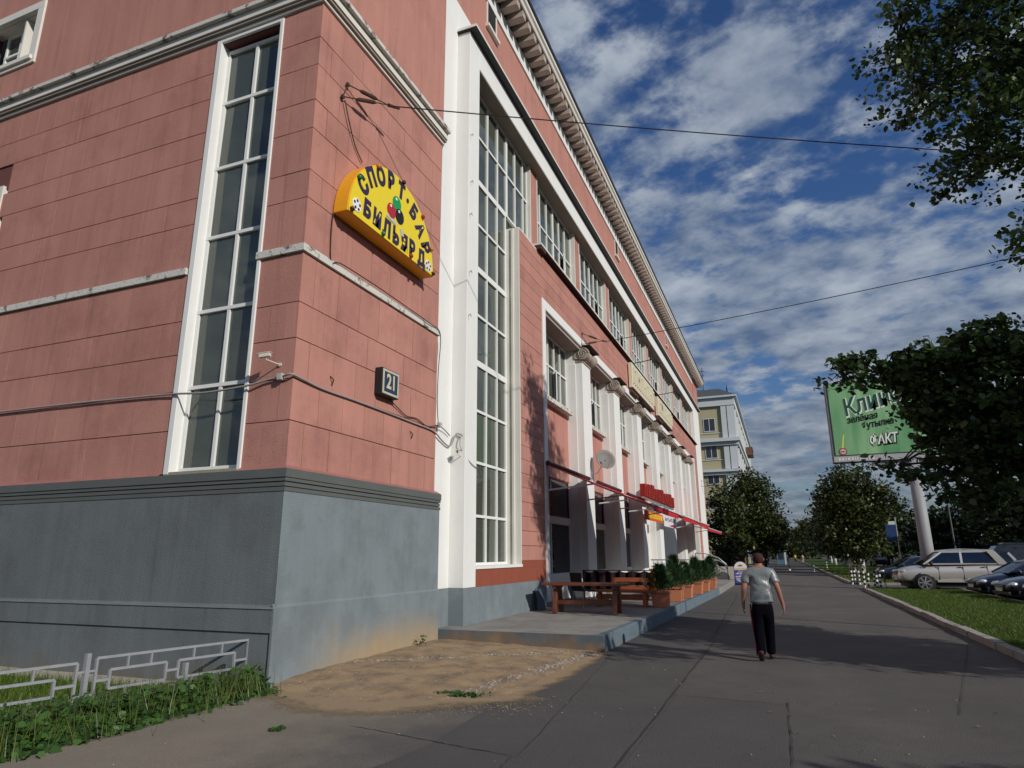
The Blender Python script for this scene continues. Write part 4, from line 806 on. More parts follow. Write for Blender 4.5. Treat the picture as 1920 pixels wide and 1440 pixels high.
MB().bar((-6.05, 21.5, 1.2), (-3.72, 21.7, 1.2), .03).bar((-3.72, 21.7, 1.2), (-3.45, 29.6, 1.2), .03).build('rail', black, t)
MB().box(-4.02, -3.94, 20.95, 21.03, .284, 1.0).build('x', steel).name = 'parasol_post'; tag(bpy.data.objects['parasol_post'], 'grey metal post standing between the bench and the first planter', 'post')
# planters with junipers
def fir(name, parent, c, h, r, n, seed):
    rg = np.random.default_rng(seed); t_ = rg.random(n) ** .8; a = rg.uniform(0, 2 * np.pi, n); lob = 1 + .35 * np.sin(a * 2 + seed * 1.7) * np.sin(t_ * 5 + seed); rad = r * lob * np.clip(1.1 - t_ ** 1.2, .06, 1) * rg.uniform(.35, 1.25, n) * (1 + .4 * np.sin(a * 3 + t_ * 9))
    P = np.c_[c[0] + rad * np.cos(a), c[1] + rad * np.sin(a), c[2] + .06 + t_ * h]; D = np.c_[np.cos(a) * .7, np.sin(a) * .7, np.full(n, .75)] + rg.normal(0, .35, (n, 3)); D /= np.linalg.norm(D, axis=1)[:, None]
    Sd = np.cross(D, rg.normal(0, 1, (n, 3))); Sd /= np.linalg.norm(Sd, axis=1)[:, None]; ln = rg.uniform(.05, .19, n)[:, None]; w = .010
    v = np.stack([P - Sd * w, P + Sd * w, P + D * ln], 1); return tag(npmesh(name, v.reshape(-1, 3), 3, FIR, parent), kind='stuff')
PL = [(-3.26, 19.42, 'first', .66, .36), (-3.20, 21.72, 'second', .90, .38), (-3.12, 23.45, 'third', .68, .33), (-3.05, 25.9, 'fourth', .82, .36), (-2.98, 27.7, 'fifth', .66, .30), (-2.93, 30.0, 'sixth', .84, .33)]
for i, (x, y, nm, h, r) in enumerate(PL):
    t = thing('planter', 'terracotta tub with a dark juniper, %s of the row from the near end' % nm, 'planter', (x, y, .286), 'terracotta tubs along the terrace edge'); s_ = .235
    b = MB(); b.add([(x - s_ * .86, y - s_ * .86, .287), (x + s_ * .86, y - s_ * .86, .287), (x + s_ * .86, y + s_ * .86, .287), (x - s_ * .86, y + s_ * .86, .287), (x - s_, y - s_, .66), (x + s_, y - s_, .66), (x + s_, y + s_, .66), (x - s_, y + s_, .66)], [(0, 3, 2, 1), (4, 5, 6, 7), (0, 1, 5, 4), (1, 2, 6, 5), (2, 3, 7, 6), (3, 0, 4, 7)]); b.build('tub', terra, t, bevel=.012)
    b = MB(); q = s_ + .025
    b.box(x - q, x + q, y - q, y - q + .05, .655, .72); b.box(x - q, x + q, y + q - .05, y + q, .655, .72); b.box(x - q, x - q + .05, y - q + .051, y + q - .051, .655, .72); b.box(x + q - .05, x + q, y - q + .051, y + q - .051, .655, .72); b.build('rim', terra, t, bevel=.008)
    MB().tube([(x, y, .66), (x + .01, y, .7 + h * .8)], [.02, .006], 5).build('stem', bark, t)
    fir('foliage', t, (x, y, .66), h, r, 2600, i)
# railing of the ramp behind
t = thing('ramp_railing', 'curved dark metal railing of the ramp behind the planters', 'railing', (-2.9, 32.0, 0))
P0 = [(-5.6, 31.2, 1.45), (-3.3, 31.5, 1.45), (-2.75, 32.2, 1.42), (-2.55, 33.3, 1.25), (-2.5, 34.2, .9)]
MB().tube(P0, .024, 7).build('handrail', steel, t, smooth=True); MB().tube([(p[0], p[1], p[2] - .28) for p in P0[:4]], .016, 6).build('handrail', black, t, smooth=True)
for k in range(14): x = -5.5 + k * .2; MB().tube([(x, 31.25 + .02 * k, .28), (x, 31.25 + .02 * k, 1.42)], .010, 5).build('baluster', black, t)
t = thing('ramp_railing', 'steel arched handrail rising behind the ramp wall', 'railing', (-3.0, 39.8, 0))
A_ = [(-4.6, 39.9, 1.75), (-4.0, 39.9, 1.70), (-3.4, 39.95, 1.50), (-3.0, 40.0, 1.15), (-2.93, 40.0, 1.0)]
MB().tube(A_, .028, 7).build('handrail', steel, t, smooth=True); MB().tube([(p[0] - .1, p[1], p[2] - .4) for p in A_[:4]], .02, 6).build('handrail', steel, t, smooth=True)
for p in ((-4.6, 39.9, 1.75), (-2.93, 40.0, 1.12)): MB().tube([(p[0], p[1], 0), p], .024, 6).build('post', black, t)
tag(MB().box(-5.6, -2.62, 41.2, 41.45, 0, .98).build('ramp_wall', mat('pale_ramp_wall', (.42, .40, .36), .9, .1, 1.2, .3, 40), bevel=.01), 'low pale concrete wall beside the ramp and the blue board', 'wall')
tag(MB().prism([(31.3, .28), (33.5, .02), (34.4, .02), (34.4, 0), (31.3, 0)], -6.5, -2.9, 'x').build('ramp', slab), kind='structure')
# advertising board
t = thing('pavement_board', 'round-topped blue pavement board with white text and yellow band', 'pavement sign', (-2.27, 40.6, 0))
def arch(w, z0, z1, n=12): return [(-2.27 - w, z0), (-2.27 + w, z0)] + [(-2.27 + w * math.cos(a), z1 + w * math.sin(a)) for a in np.linspace(0, math.pi, n)]
MB().prism(arch(.37, .06, .92), 40.62, 40.66, 'y').build('frame', black, t); MB().prism([(-2.62, .09), (-1.92, .09), (-1.92, .80), (-2.62, .80)], 40.605, 40.618, 'y').build('panel', mat('violet_blue_board', (.06, .07, .33), .5), t)
MB().prism(arch(.345, .915, .92)[0:], 40.605, 40.618, 'y').build('panel', mat('board_white', (.78, .76, .76), .5), t); MB().box(-2.62, -1.92, 40.604, 40.617, .81, .91).build('panel', mat('board_yellow', (.65, .55, .28), .5), t)
b = MB()
for k, (z, w, h_) in enumerate(((.74, .14, .025), (.66, .20, .022), (.59, .28, .04), (.50, .10, .022), (.44, .30, .045), (.35, .28, .04), (.28, .26, .028), (.23, .24, .028), (.18, .16, .025))):
    x = -2.27 - w
    while x < -2.27 + w: q = random.uniform(.03, .07); b.box(x, min(x + q, -2.27 + w), 40.60, 40.604, z, z + h_); x += q + .012
b.build('lettering', wht, t)
b = MB(); b.prism([(-2.45, 1.02), (-2.30, 1.12), (-2.12, 1.06), (-2.25, 1.0)], 40.598, 40.604, 'y'); b.build('emblem', mat('board_red', (.45, .1, .12), .5), t)
MB().box(-2.66, -1.88, 40.55, 40.75, 0, .06).build('foot', black, t)

# ------------------------------------------------------------------ left fence and weeds
fm = mat('fence_grey_paint', (.27, .28, .30), .65, .14, 9, col2=(.14, .10, .08), thr=(.66, .72, 14))
fence = thing('metal_fence', 'low pale grey metal tube fence beside the plinth', 'fence', (-7.0, 7.5, 0))
def fpanel(a, c, zt, zb, parent):
    """panel frame with a smaller rectangle inside, between ground points a and c"""
    a = Vector((*a, 0)); c = Vector((*c, 0)); g = MB(); q = .028
    def P(s_, z): p = a.lerp(c, s_); return (p.x, p.y, z)
    g.bar(P(0.0, zt), P(1, zt), q).bar(P(0, zb), P(1, zb), q).bar(P(0, zb), P(0, zt), q).bar(P(1, zb), P(1, zt), q)
    zi1, zi0 = zt - .14, zb + .14
    for s0, s1 in ((.10, .50), (.58, .92)):
        g.bar(P(s0, zi1), P(s1, zi1), q).bar(P(s0, zi0), P(s1, zi0), q).bar(P(s0, zi0), P(s0, zi1), q).bar(P(s1, zi0), P(s1, zi1), q)
        for s_ in (s0 + .1, s1 - .1): g.bar(P(s_, zi1), P(s_, zt), q * .8).bar(P(s_, zb), P(s_, zi0), q * .8)
    g.bar(P(0, (zt + zb) / 2), P(.10, (zt + zb) / 2), q).bar(P(.92, (zt + zb) / 2), P(1, (zt + zb) / 2), q).bar(P(.5, (zt + zb) / 2), P(.58, (zt + zb) / 2), q)
    g.build('panel', fm, parent)
fpanel((-6.88, 7.56), (-7.29, 5.67), .60, .12, fence); fpanel((-7.33, 5.47), (-7.80, 3.45), .57, .12, fence)
for (x, y, h) in ((-6.85, 7.69, .67), (-7.31, 5.57, .66), (-7.06, 6.71, .42)):
    MB().box(x - .025, x + .025, y - .025, y + .025, -.1, h).build('post', fm, fence)
for z in (.22, .47): MB().bar((-6.85, 7.69, z), (-6.88, 7.56, z), .022).bar((-7.29, 5.67, z), (-7.33, 5.47, z), .022).build('link', fm, fence)
tag(MB().poly([(-20, 6.6), (-6.9, 7.0), (-6.50, 7.3), (-6.55, 7.58), (-20, 7.6)], .008).build('wall_footing_strip', mat('pale_rubble_strip', (.42, .37, .29), .95, .2, 3, .6, 40, fine=.1), fix=False), kind='structure')
tag(MB().poly([(-20, -2), (-6.6, 2), (-6.85, 4.2), (-6.9, 6.9), (-8.2, 7.05), (-20, 6.9)], .014).build('lawn', soil, fix=False), kind='structure')
def left_area(n):
    P = np.c_[RNG.uniform(-14, -6.75, n * 2), RNG.uniform(2.2, 7.15, n * 2)]; k = (P[:, 1] < 7.15 - np.clip(-7.6 - P[:, 0], 0, 1) * 0 - .6 * RNG.random(len(P))) ; return P[k][:n]
def left_area_n(n):
    P = left_area(n); return P if len(P) == n else np.vstack([P, P[:n - len(P)]])
tag(blades('left_grass', 60000, left_area_n, .0, .13, .006, GRASSM, .9), kind='stuff')
mat_tall = leafmat('tall_grass', (0.085, 0.125, 0.035), 0.5, 0.2, 0.02)
def weeds(name, n, seed, spread, hmax, lr, m, pts=None):
    rg = np.random.default_rng(seed); t_ = rg.random(n); base = np.c_[-6.52 + .10 * t_ - .0, 7.35 - 3.6 * t_]; lat = rg.normal(0, 1, n) * spread; x = -6.62 + .05 * np.sin(t_ * 30) + lat - .16 * t_; y = 7.42 - 4.2 * t_ + rg.normal(0, .06, n)
    env = np.exp(-(lat / (spread * 1.15)) ** 2) * (.55 + .45 * np.sin(t_ * 37 + 1) ** 2); z = .02 + hmax * env * rg.random(n) ** .6
    if pts is not None: x, y, z = pts(rg, n)
    N_ = np.c_[rg.normal(0, .45, n) + .25, rg.normal(0, .45, n) - .25, np.full(n, 1.0)]; N_ /= np.linalg.norm(N_, axis=1)[:, None]
    U = np.cross(N_, rg.normal(0, 1, (n, 3))); U /= np.linalg.norm(U, axis=1)[:, None]; V = np.cross(N_, U); r_ = lr * rg.uniform(.5, 1.25, n)
    C_ = np.c_[x, y, z]; vs = []
    for a in np.linspace(0, 2 * np.pi, 7)[:-1]:
        k = 1.0 if abs(a) > .1 else .55
        vs.append(C_ + (U * np.cos(a) + V * np.sin(a)) * (r_ * k)[:, None] + N_ * (r_ * .18 * (1 if int(a * 10) % 2 else -1))[:, None])
    return tag(npmesh(name, np.stack(vs, 1).reshape(-1, 3), 6, m), kind='stuff')
weeds('broadleaf_weeds', 5200, 3, .17, .30, .045, WEED)
weeds('fine_weeds', 5200, 4, .24, .36, .020, WEED, lambda rg, n: (lambda t_: (-6.85 - .55 * t_ + rg.normal(0, .22, n), 6.7 - 3.9 * t_ + rg.normal(0, .2, n), .02 + .36 * rg.random(n) * (.5 + .5 * t_)))(rg.random(n)))
tag(blades('tall_weed_grass', 2600, lambda n: (lambda t_: np.c_[-6.62 - .3 * t_ + RNG.normal(0, .22, n), 7.3 - 3.9 * t_])(RNG.random(n)), .0, .34, .005, mat_tall, .6), kind='stuff')
weeds('weed_tuft', 260, 5, .1, .2, .02, WEED, lambda rg, n: (-3.9 + rg.normal(0, .16, n), 8.0 + rg.normal(0, .05, n), .02 + .04 * rg.random(n)))
weeds('weed_tuft', 60, 6, .1, .2, .02, WEED, lambda rg, n: (-6.25 + rg.normal(0, .03, n), 11.3 + rg.normal(0, .05, n), .08 + .22 * rg.random(n)))
weeds('weed_tuft', 120, 8, .1, .2, .018, WEED, lambda rg, n: (-4.9 + rg.normal(0, .03, n), 5.9 + rg.normal(0, .03, n), .01 + .02 * rg.random(n)))

# ------------------------------------------------------------------ bollards
bw = mat('bollard_white', (.75, .75, .73), .6); bb = mat('bollard_black', (.02, .02, .02), .6)
def bollard(x, y, h, lab, lean=0.0, r_=.05, grp='black and white striped bollards at the car park entrance'):
    t = thing('striped_bollard', lab, 'bollard', (x, y, 0), grp); t.rotation_euler.y = lean; n = 8
    for k in range(n): MB().lathe((0, 0, 0), [(r_, h * k / n), (r_, h * (k + 1) / n)], 10).build('white_band' if k % 2 == 0 else 'black_band', bw if k % 2 == 0 else bb, t, world=False)
    MB().lathe((0, 0, 0), [(r_ * .98, h), (r_ * .7, h + .03), (.005, h + .045)], 10).build('cap', bb, t, world=False)
for a in ((3.50, 42.9, .86, 'leftmost striped bollard of the far group'), (3.68, 43.3, .86, 'middle striped bollard of the far group'), (3.86, 42.9, .84, 'right striped bollard of the far group'), (3.74, 39.1, .93, 'striped bollard standing alone in the middle of the entrance'),
          (3.76, 37.8, .85, 'striped bollard with a crooked white foot', .08), (4.12, 38.4, .82, 'striped bollard left of the nearest one', .05), (4.25, 37.3, .80, 'striped bollard beside the nearest one'), (3.99, 36.2, .80, 'nearest striped bollard by the kerb corner'),
          (2.68, 71.6, .66, 'short far striped bollard on the pavement'), (4.05, 75.8, 1.0, 'far striped post on the grass')): bollard(*a[:3], a[3], a[4] if len(a) > 4 else 0)
t = thing('grey_bollard', 'plain post with white foot beside the car', 'bollard', (4.40, 36.9, 0)); MB().lathe((0, 0, 0), [(.05, .35), (.05, .68)], 10).build('post', mat('olive_post', (.09, .09, .07), .7), t, world=False); MB().lathe((0, 0, 0), [(.05, 0), (.05, .35)], 10).build('foot', bw, t, world=False)
t = thing('grey_bollard', 'short dark post in front of the whitewashed trunks', 'bollard', (3.68, 41.6, 0)); MB().lathe((0, 0, 0), [(.055, 0), (.055, .62), (.01, .66)], 10).build('post', mat('dark_grey_post', (.07, .08, .09), .6), t, world=False)
t = thing('thin_post', 'thin dark post with a white ball foot on the far pavement', 'post', (.52, 73.5, 0)); MB().lathe((0, 0, 0), [(.035, 0), (.035, 1.5)], 8).build('pole', black, t, world=False); MB().lathe((0, 0, 0), [(.03, 0), (.11, .06), (.11, .16), (.03, .22)], 10).build('foot', bw, t, world=False)

# ------------------------------------------------------------------ billboard
bbd = thing('billboard', 'tall green advertising billboard on a single grey column behind the tree', 'billboard', (6.35, 37.0, 0))
polem = mat('pole_grey_paint', (.30, .30, .31), .55, .05, 2)
MB().lathe((6.35, 37.0, 0), [(.30, 0), (.285, 2), (.26, 6.1)], 22).build('column', polem, bbd, smooth=True)
MB().box(2.86, 9.84, 36.9, 37.5, 6.12, 10.25).build('frame', mat('billboard_frame', (.16, .17, .18), .6), bbd, bevel=.02)
bbg = bpy.data.materials.new('green_poster'); bbg.use_nodes = True; t_ = bbg.node_tree; pb = t_.nodes['Principled BSDF']; gg = t_.nodes.new('ShaderNodeNewGeometry'); nn_ = t_.nodes.new('ShaderNodeTexNoise'); mpp = t_.nodes.new('ShaderNodeMapping'); mpp.inputs['Scale'].default_value = (1.6, 1, .25); rp = t_.nodes.new('ShaderNodeValToRGB')
t_.links.new(gg.outputs['Position'], mpp.inputs[0]); t_.links.new(mpp.outputs[0], nn_.inputs['Vector']); t_.links.new(nn_.outputs[0], rp.inputs[0]); t_.links.new(rp.outputs[0], pb.inputs['Base Color']); nn_.inputs['Scale'].default_value = .8; pb.inputs['Roughness'].default_value = .5
rp.color_ramp.elements[0].position = .32; rp.color_ramp.elements[0].color = (.07, .27, .11, 1); rp.color_ramp.elements[1].position = .66; rp.color_ramp.elements[1].color = (.28, .52, .26, 1)
MB().box(3.0, 9.7, 36.86, 36.898, 6.48, 10.15).build('poster', bbg, bbd); MB().box(2.9, 9.8, 36.86, 36.898, 6.14, 6.42).build('name_strip', mat('strip_grey', (.40, .41, .42), .6), bbd)
def on_bb(s_, x, z, size, ang, m, d=0.0, bold=0.0, shear=.25, sx=.8, nm='lettering'): textmesh(s_, size, m, nm, bbd, 0.002, MX((x, 36.852 - d, z), (math.cos(ang), 0, math.sin(ang)), (-math.sin(ang), 0, math.cos(ang))), bold, shear, sx)
dgr = mat('dark_green_print', (.01, .085, .05), .5); bwh = mat('poster_white', (.78, .82, .76), .5); bbk = mat('poster_black', (.012, .015, .014), .5)
for s_, x, z, size, ang, m, ol, bo, sx in (("Клинское", 5.65, 9.30, 1.18, .24, dgr, bwh, .022, .78), ("зелёная", 4.40, 8.30, .46, .14, bbk, None, .010, .80), ("бутылка", 5.05, 7.98, .46, .14, bbk, None, .010, .80), ("ФАКТ", 5.20, 7.16, .66, .08, bwh, bbk, .018, .68)):
    if ol: on_bb(s_, x + .02, z - .03, size, ang, ol, 0, bo + .045, .22, sx)
    on_bb(s_, x, z, size, ang, m, .006, bo, .22, sx)
MB().prism([(3.30, 6.80), (3.40, 6.85), (3.50, 7.55), (3.42, 7.45)], 36.853, 36.857, 'y').build('bottle_gleam', mat('poster_yellow', (.62, .68, .16), .5), bbd); MB().prism([(4.9, 8.8), (5.0, 8.75), (6.2, 10.0), (6.1, 10.1)], 36.853, 36.857, 'y').build('poster_streak', dgr, bbd)
MB().lathe((3.35, 36.85, 6.66), [(.19, -.004), (.19, .004)], 18, 'y').build('emblem', mat('emblem_red', (.33, .08, .08), .5), bbd); MB().lathe((3.35, 36.845, 6.66), [(.13, -.004), (.13, .004)], 18, 'y').build('emblem', mat('emblem_pale', (.6, .5, .48), .5), bbd)
MB().bar((3.28, 36.838, 6.66), (3.42, 36.838, 6.66), .02, .05).build('emblem', MATS['emblem_red'], bbd)
b = MB(); x = 3.1
while x < 4.6: q = random.uniform(.05, .12); b.box(x, x + q, 36.85, 36.858, 6.20, 6.34); x += q + .05
b.build('name_lettering', mat('strip_white', (.7, .7, .7), .5), bbd)
MB().box(4.6, 8.1, 37.0, 37.3, 5.9, 6.10).build('beam', polem, bbd)

# ------------------------------------------------------------------ pale yellow apartment building
ap = thing('apartment_building', 'pale yellow apartment house with white cornices behind the pink building', 'building', (-15, 130, 0))
yw = mat('pale_yellow_render', (.43, .39, .235), .9, .06, .4, .1, 10); ww = mat('cool_white_render', (.56, .60, .62), .85, .05, .5, .1, 10); roofm = mat('grey_metal_roof', (.12, .14, .15), .5, .1, .5); dsh = mat('window_dark', (.03, .035, .045), .15, .5, .7, spec=.8)
YB = 117.0; XC = -5.5
MB().box(-34, XC, YB, 185, 0, 27.2).build('wall', yw, ap)
MB().box(XC - 5.2, XC + .1, 175, 235, 0, 20.0).build('wall', yw, ap)
b = MB()
b.box(-34, XC + .35, YB - .45, 185, 26.5, 27.9); b.box(-34, XC + .8, YB - .9, 185.5, 27.9, 28.2); b.box(-34, XC + .5, YB - .6, 186, 19.6, 20.2); b.box(-34, XC + .8, YB - 1.1, 195, 20.2, 20.8); b.box(-34, XC + .4, YB - .5, 186, 14.6, 15.1); b.box(-34, XC + .7, YB - .9, 190, 15.1, 15.5)
b.box(XC - 5, XC + .9, 174, 236, 19.9, 20.7)
b.build('cornice', ww, ap)
b = MB(); b.prism([(-34, 28.2), (XC + .7, 28.2), (-7.5, 29.4), (-34, 30.0)], YB - .8, 185, 'y'); b.box(XC - 5, XC + .8, 174, 236, 20.7, 20.9); b.build('roof', roofm, ap)
MB().box(-10.2, -9.7, YB + 3, YB + 3.6, 29, 30.4).build('chimney', ww, ap); MB().tube([(-10.1, YB, 28.6), (-10.1, YB, 33.6)], .06, 5).tube([(-10.5, YB, 33.0), (-9.7, YB, 33.0)], .05, 5).tube([(-10.4, YB, 32.2), (-9.8, YB, 32.2)], .05, 5).build('aerial', black, ap); MB().tube([(-6.2, YB, 28.2), (-6.2, YB, 30.2)], [.2, .03], 6).build('finial', black, ap)
for zz_ in ((20.9, 26.4), (15.6, 19.5), (8, 14.5), (1, 7.6)):
    b = MB(); b.box(XC - 2.0, XC - 1.15, YB - .35, YB + .3, *zz_); b.box(XC - 1.0, XC + .2, YB - .36, YB + .3, *zz_); b.build('pilaster', ww, ap)
    for k in range(9): MB().box(XC - .1, XC + .3, YB + 3 + k * 7.2, YB + 4.4 + k * 7.2, *zz_).build('pilaster', ww, ap)
    MB().box(XC - .1, XC + .02, YB + .5, 184, *zz_).build('side_panel', mat('side_cream', (.55, .52, .42), .9), ap)
for fz in (22.25, 17.6, 13.2, 9.0, 4.6):
    for x in (-9.6, -13.6, -18, -22.5, -27):
        b = MB(); b.box(x - 1.0, x + 1.0, YB - .10, YB + .2, fz - .12, fz); b.box(x - 1.0, x - .9, YB - .08, YB + .2, fz, fz + 2.1); b.box(x + .9, x + 1.0, YB - .08, YB + .2, fz, fz + 2.1); b.box(x - 1.0, x + 1.0, YB - .08, YB + .2, fz + 2.1, fz + 2.2); b.box(x - .05, x + .05, YB - .06, YB + .2, fz, fz + 2.1)
        w_ = b.build('window', ww, ap)
        for q in (-.9, .05): piece('pane', dsh, x + q, x + q + .85, YB - .03, YB + .1, fz, fz + 2.1, w_)
    for k in range(9):
        yy = YB + 5.8 + k * 7.2; b = MB(); b.box(XC - .1, XC + .12, yy - .1, yy + 1.9, fz - .1, fz); b.box(XC - .1, XC + .1, yy + .85, yy + .95, fz, fz + 2); w_ = b.build('window', ww, ap); piece('pane', dsh, XC - .08, XC + .06, yy, yy + 1.8, fz, fz + 2.0, w_)
b = MB(); b.box(XC + .3, XC + 1.7, 150, 156, 22.3, 22.6); b.box(XC + 1.6, XC + 1.7, 150, 156, 22.6, 24.0); b.box(XC + .3, XC + 1.7, 150, 150.1, 22.6, 24.0); b.build('balcony', mat('brown_balcony', (.14, .07, .04), .7), ap)
b = MB(); b.box(-34, XC + .2, YB - .12, YB, 21.75, 21.85); b.box(-34, XC + .2, YB - .12, YB, 17.15, 17.25); b.build('string_course', ww, ap)

# kiosks and small far buildings
t = thing('kiosk', 'small pale blue kiosk far down the pavement', 'kiosk', (-.5, 118, 0)); MB().box(-.9, .6, 118, 121, 0, 2.1).build('body', mat('kiosk_blue', (.09, .17, .24), .5, .2, 1), t); MB().box(-1.0, .75, 117.6, 121.4, 2.1, 2.2).build('roof', polem if 'pole_grey_paint' in MATS else steel, t); MB().box(-.6, .1, 117.95, 118, .8, 1.7).build('window', dsh, t); MB().box(.25, .5, 117.95, 118, 0, 1.9).build('door', ww, t)
t = thing('kiosk', 'tall narrow white shopfront behind the walking man', 'kiosk', (-3.2, 112, 0)); MB().box(-4.6, -1.9, 113, 118, 0, 4.2).build('body', mat('shop_tan', (.30, .25, .19), .8), t); MB().box(-2.0, -1.75, 112.8, 113.2, 0, 4.6).build('pillar', ww, t); MB().box(-4.6, -4.4, 112.8, 113.2, 0, 3.8).build('pillar', ww, t); MB().box(-1.7, -.9, 112.9, 113, 3.9, 4.4).build('sign_panel', ww, t); MB().box(-4.2, -2.2, 112.95, 113, .3, 2.5).build('window', dsh, t)
t = thing('low_hut', 'low grey-roofed hut under the tree left of the man', 'building', (-6.0, 84, 0)); MB().box(-7.2, -4.2, 84, 88, 0, 1.4).build('wall', mat('hut_brown', (.20, .12, .06), .9), t); MB().prism([(-7.5, 1.4), (-3.9, 1.4), (-4.6, 3.1), (-6.8, 3.1)], 83.8, 88.2, 'y').build('roof', mat('hut_roof', (.22, .20, .17), .9, .1, 2), t); MB().box(-3.9, -3.75, 83.9, 84, 0, 3.4).build('corner_post', ww, t)

# blue street sign and lamp posts
t = thing('street_sign', 'blue street sign with a white header among the trees', 'sign', (8.46, 60, 0)); MB().tube([(8.46, 60, 0), (8.46, 60, 4.4)], .05, 8).build('pole', polem, t); MB().box(7.72, 8.40, 59.9, 60.0, 2.62, 3.82).build('panel', mat('sign_blue', (.015, .045, .14), .6), t); MB().box(7.95, 8.40, 59.88, 60.0, 3.84, 4.10).build('panel', ww, t)
for (x, y, h, lab) in ((9.6, 15.0, 8.6, 'lamp post by the parking just outside the right edge, its shadow crossing the pavement'), (14.2, 70, 9.0, 'thin grey lamp post beyond the parked cars'), (21, 88, 9.5, 'far thin lamp post on the right')):
    t = thing('street_lamp', lab, 'street lamp', (x, y, 0)); MB().tube([(x, y, 0), (x, y, h)], [.09, .05], 8).build('pole', mat('lamp_post_grey', (.12, .12, .12), .7), t); MB().tube([(x, y, h), (x - .6, y, h + .4), (x - 1.8, y, h + .45)], .04, 6).build('arm', steel, t); MB().bar((x - 1.7, y, h + .45), (x - 2.3, y, h + .42), .22, .12).build('lamp_head', ww, t)

# ------------------------------------------------------------------ cars
def carpaint(name, c, metal=.35): return mat(name, c, .28, .02, 2, metal=metal, coat=.8, spec=.5)
tyre = mat('tyre_rubber', (.018, .018, .018), .85); rimm = mat('alloy_rim', (.55, .55, .56), .3, .03, 3, metal=.8); lampm = mat('headlamp_glass', (.55, .58, .60), .12, .2, 18, metal=.3, coat=1.0); redl = mat('tail_lamp', (.35, .02, .02), .3); plate = mat('number_plate', (.62, .62, .60), .5); trimb = mat('black_trim', (.022, .022, .024), .5); chrome = mat('chrome_trim', (.6, .6, .6), .2, .02, 3, metal=1.0)
def make_car(name, label, cat, paint, kind, loc, rz, plate_on=True, group=None):
    """car pointing to local +x, nose at +L/2"""
    t = thing(name, label, cat, loc, group, rz)
    if kind == 'suv': Lc, Wd, H = 4.80, 1.92, 1.84; st = [(-2.40, .62, 1.02, .90), (-2.32, .42, 1.18, .95), (-1.95, .40, 1.24, .97), (-1.2, .40, 1.22, .97), (-.2, .40, 1.19, .97), (.75, .40, 1.17, .97), (1.10, .40, 1.16, .97), (1.55, .40, 1.13, .96), (2.02, .40, 1.07, .94), (2.30, .42, .98, .88), (2.42, .50, .80, .80)]; gh = [(-2.30, 1.22), (-2.02, 1.70), (-1.3, 1.81), (-.3, 1.85), (.50, 1.79), (1.42, 1.19)]; wx = (-1.45, 1.47); wr = .40
    elif kind == 'van': Lc, Wd, H = 5.0, 1.95, 2.3; st = [(-2.5, .5, 1.2, .92), (-2.4, .35, 1.3, .95), (-1, .3, 1.3, .96), (1.2, .3, 1.3, .96), (1.9, .32, 1.15, .93), (2.4, .36, .95, .86), (2.5, .45, .8, .78)]; gh = [(-2.46, 1.28), (-2.35, 2.2), (-1, 2.28), (.9, 2.25), (1.3, 2.1), (2.0, 1.2)]; wx = (-1.5, 1.6); wr = .34
    else: Lc, Wd, H = 4.45, 1.76, 1.45; st = [(-2.22, .52, .86, .80), (-2.12, .36, .96, .86), (-1.7, .28, 1.0, .88), (-.9, .25, .95, .88), (0, .24, .93, .88), (.9, .25, .93, .88), (1.3, .27, .88, .87), (1.75, .28, .80, .84), (2.05, .30, .70, .77), (2.22, .38, .58, .66)]; gh = [(-1.95, .96), (-1.25, 1.38), (-.6, 1.45), (.05, 1.43), (.35, 1.36), (1.15, .92)]; wx = (-1.30, 1.36); wr = .31
    b = MB(); vs = []; m = 10
    for (x, zb, zt, w) in st:
        sc = w / .96 * Wd / 2; zm = zb + (zt - zb) * .55
        ring = [(-.0, zb), (-.80, zb), (-.96, zb + .08), (-1.0, zm), (-.97, zm + (zt - zb) * .25), (-.86, zt - .03), (0, zt + .035)]
        full = ring + [(-p[0], p[1]) for p in ring[1:-1][::-1]]; vs += [(x, p[0] * sc, p[1]) for p in full]; nr = len(full)
    ns = len(st); fs = [(i * nr + k, i * nr + (k + 1) % nr, (i + 1) * nr + (k + 1) % nr, (i + 1) * nr + k) for i in range(ns - 1) for k in range(nr)] + [tuple(range(nr)), tuple((ns - 1) * nr + k for k in range(nr))[::-1]]
    o = b.add(vs, fs).build('body', paint, t, world=False, smooth=True); s_ = o.modifiers.new('s', 'SUBSURF'); s_.levels = 2; s_.render_levels = 2
    # greenhouse: glass hull + painted roof and pillars
    wb, wt = Wd / 2 * .88, Wd / 2 * .70
    def gy(z): return wb + (wt - wb) * (z - gh[0][1]) / (H - gh[0][1])
    g = MB(); up = gh; base_z = min(gh[0][1], gh[-1][1]) - .02
    n_ = len(up); vv = [(x, -gy(z), z) for x, z in up] + [(x, gy(z), z) for x, z in up]
    ff = [(i, i + 1, n_ + i + 1, n_ + i) for i in range(n_ - 1)] + [tuple(range(n_)), tuple(range(2 * n_ - 1, n_ - 1, -1))]
    g.add(vv, ff).build('windows', carglass, t, world=False)
    MB().add([(x * .93, y * .86, z - .06) for x, y, z in vv], ff).build('cabin', dark, t, world=False)
    r_ = MB()
    top = [p for p in up if p[1] > H - .10]
    x0, x1 = top[0][0], top[-1][0]
    roofp = [(x0 - .18, up[1][1] - .05)] + top + [(x1 + .14, top[-1][1] - .075)]
    vv2 = []
    for x, z in roofp: vv2 += [(x, -gy(z) - .012, z - .02), (x, -gy(z) * .92, z + .012), (x, 0, z + .028), (x, gy(z) * .92, z + .012), (x, gy(z) + .012, z - .02)]
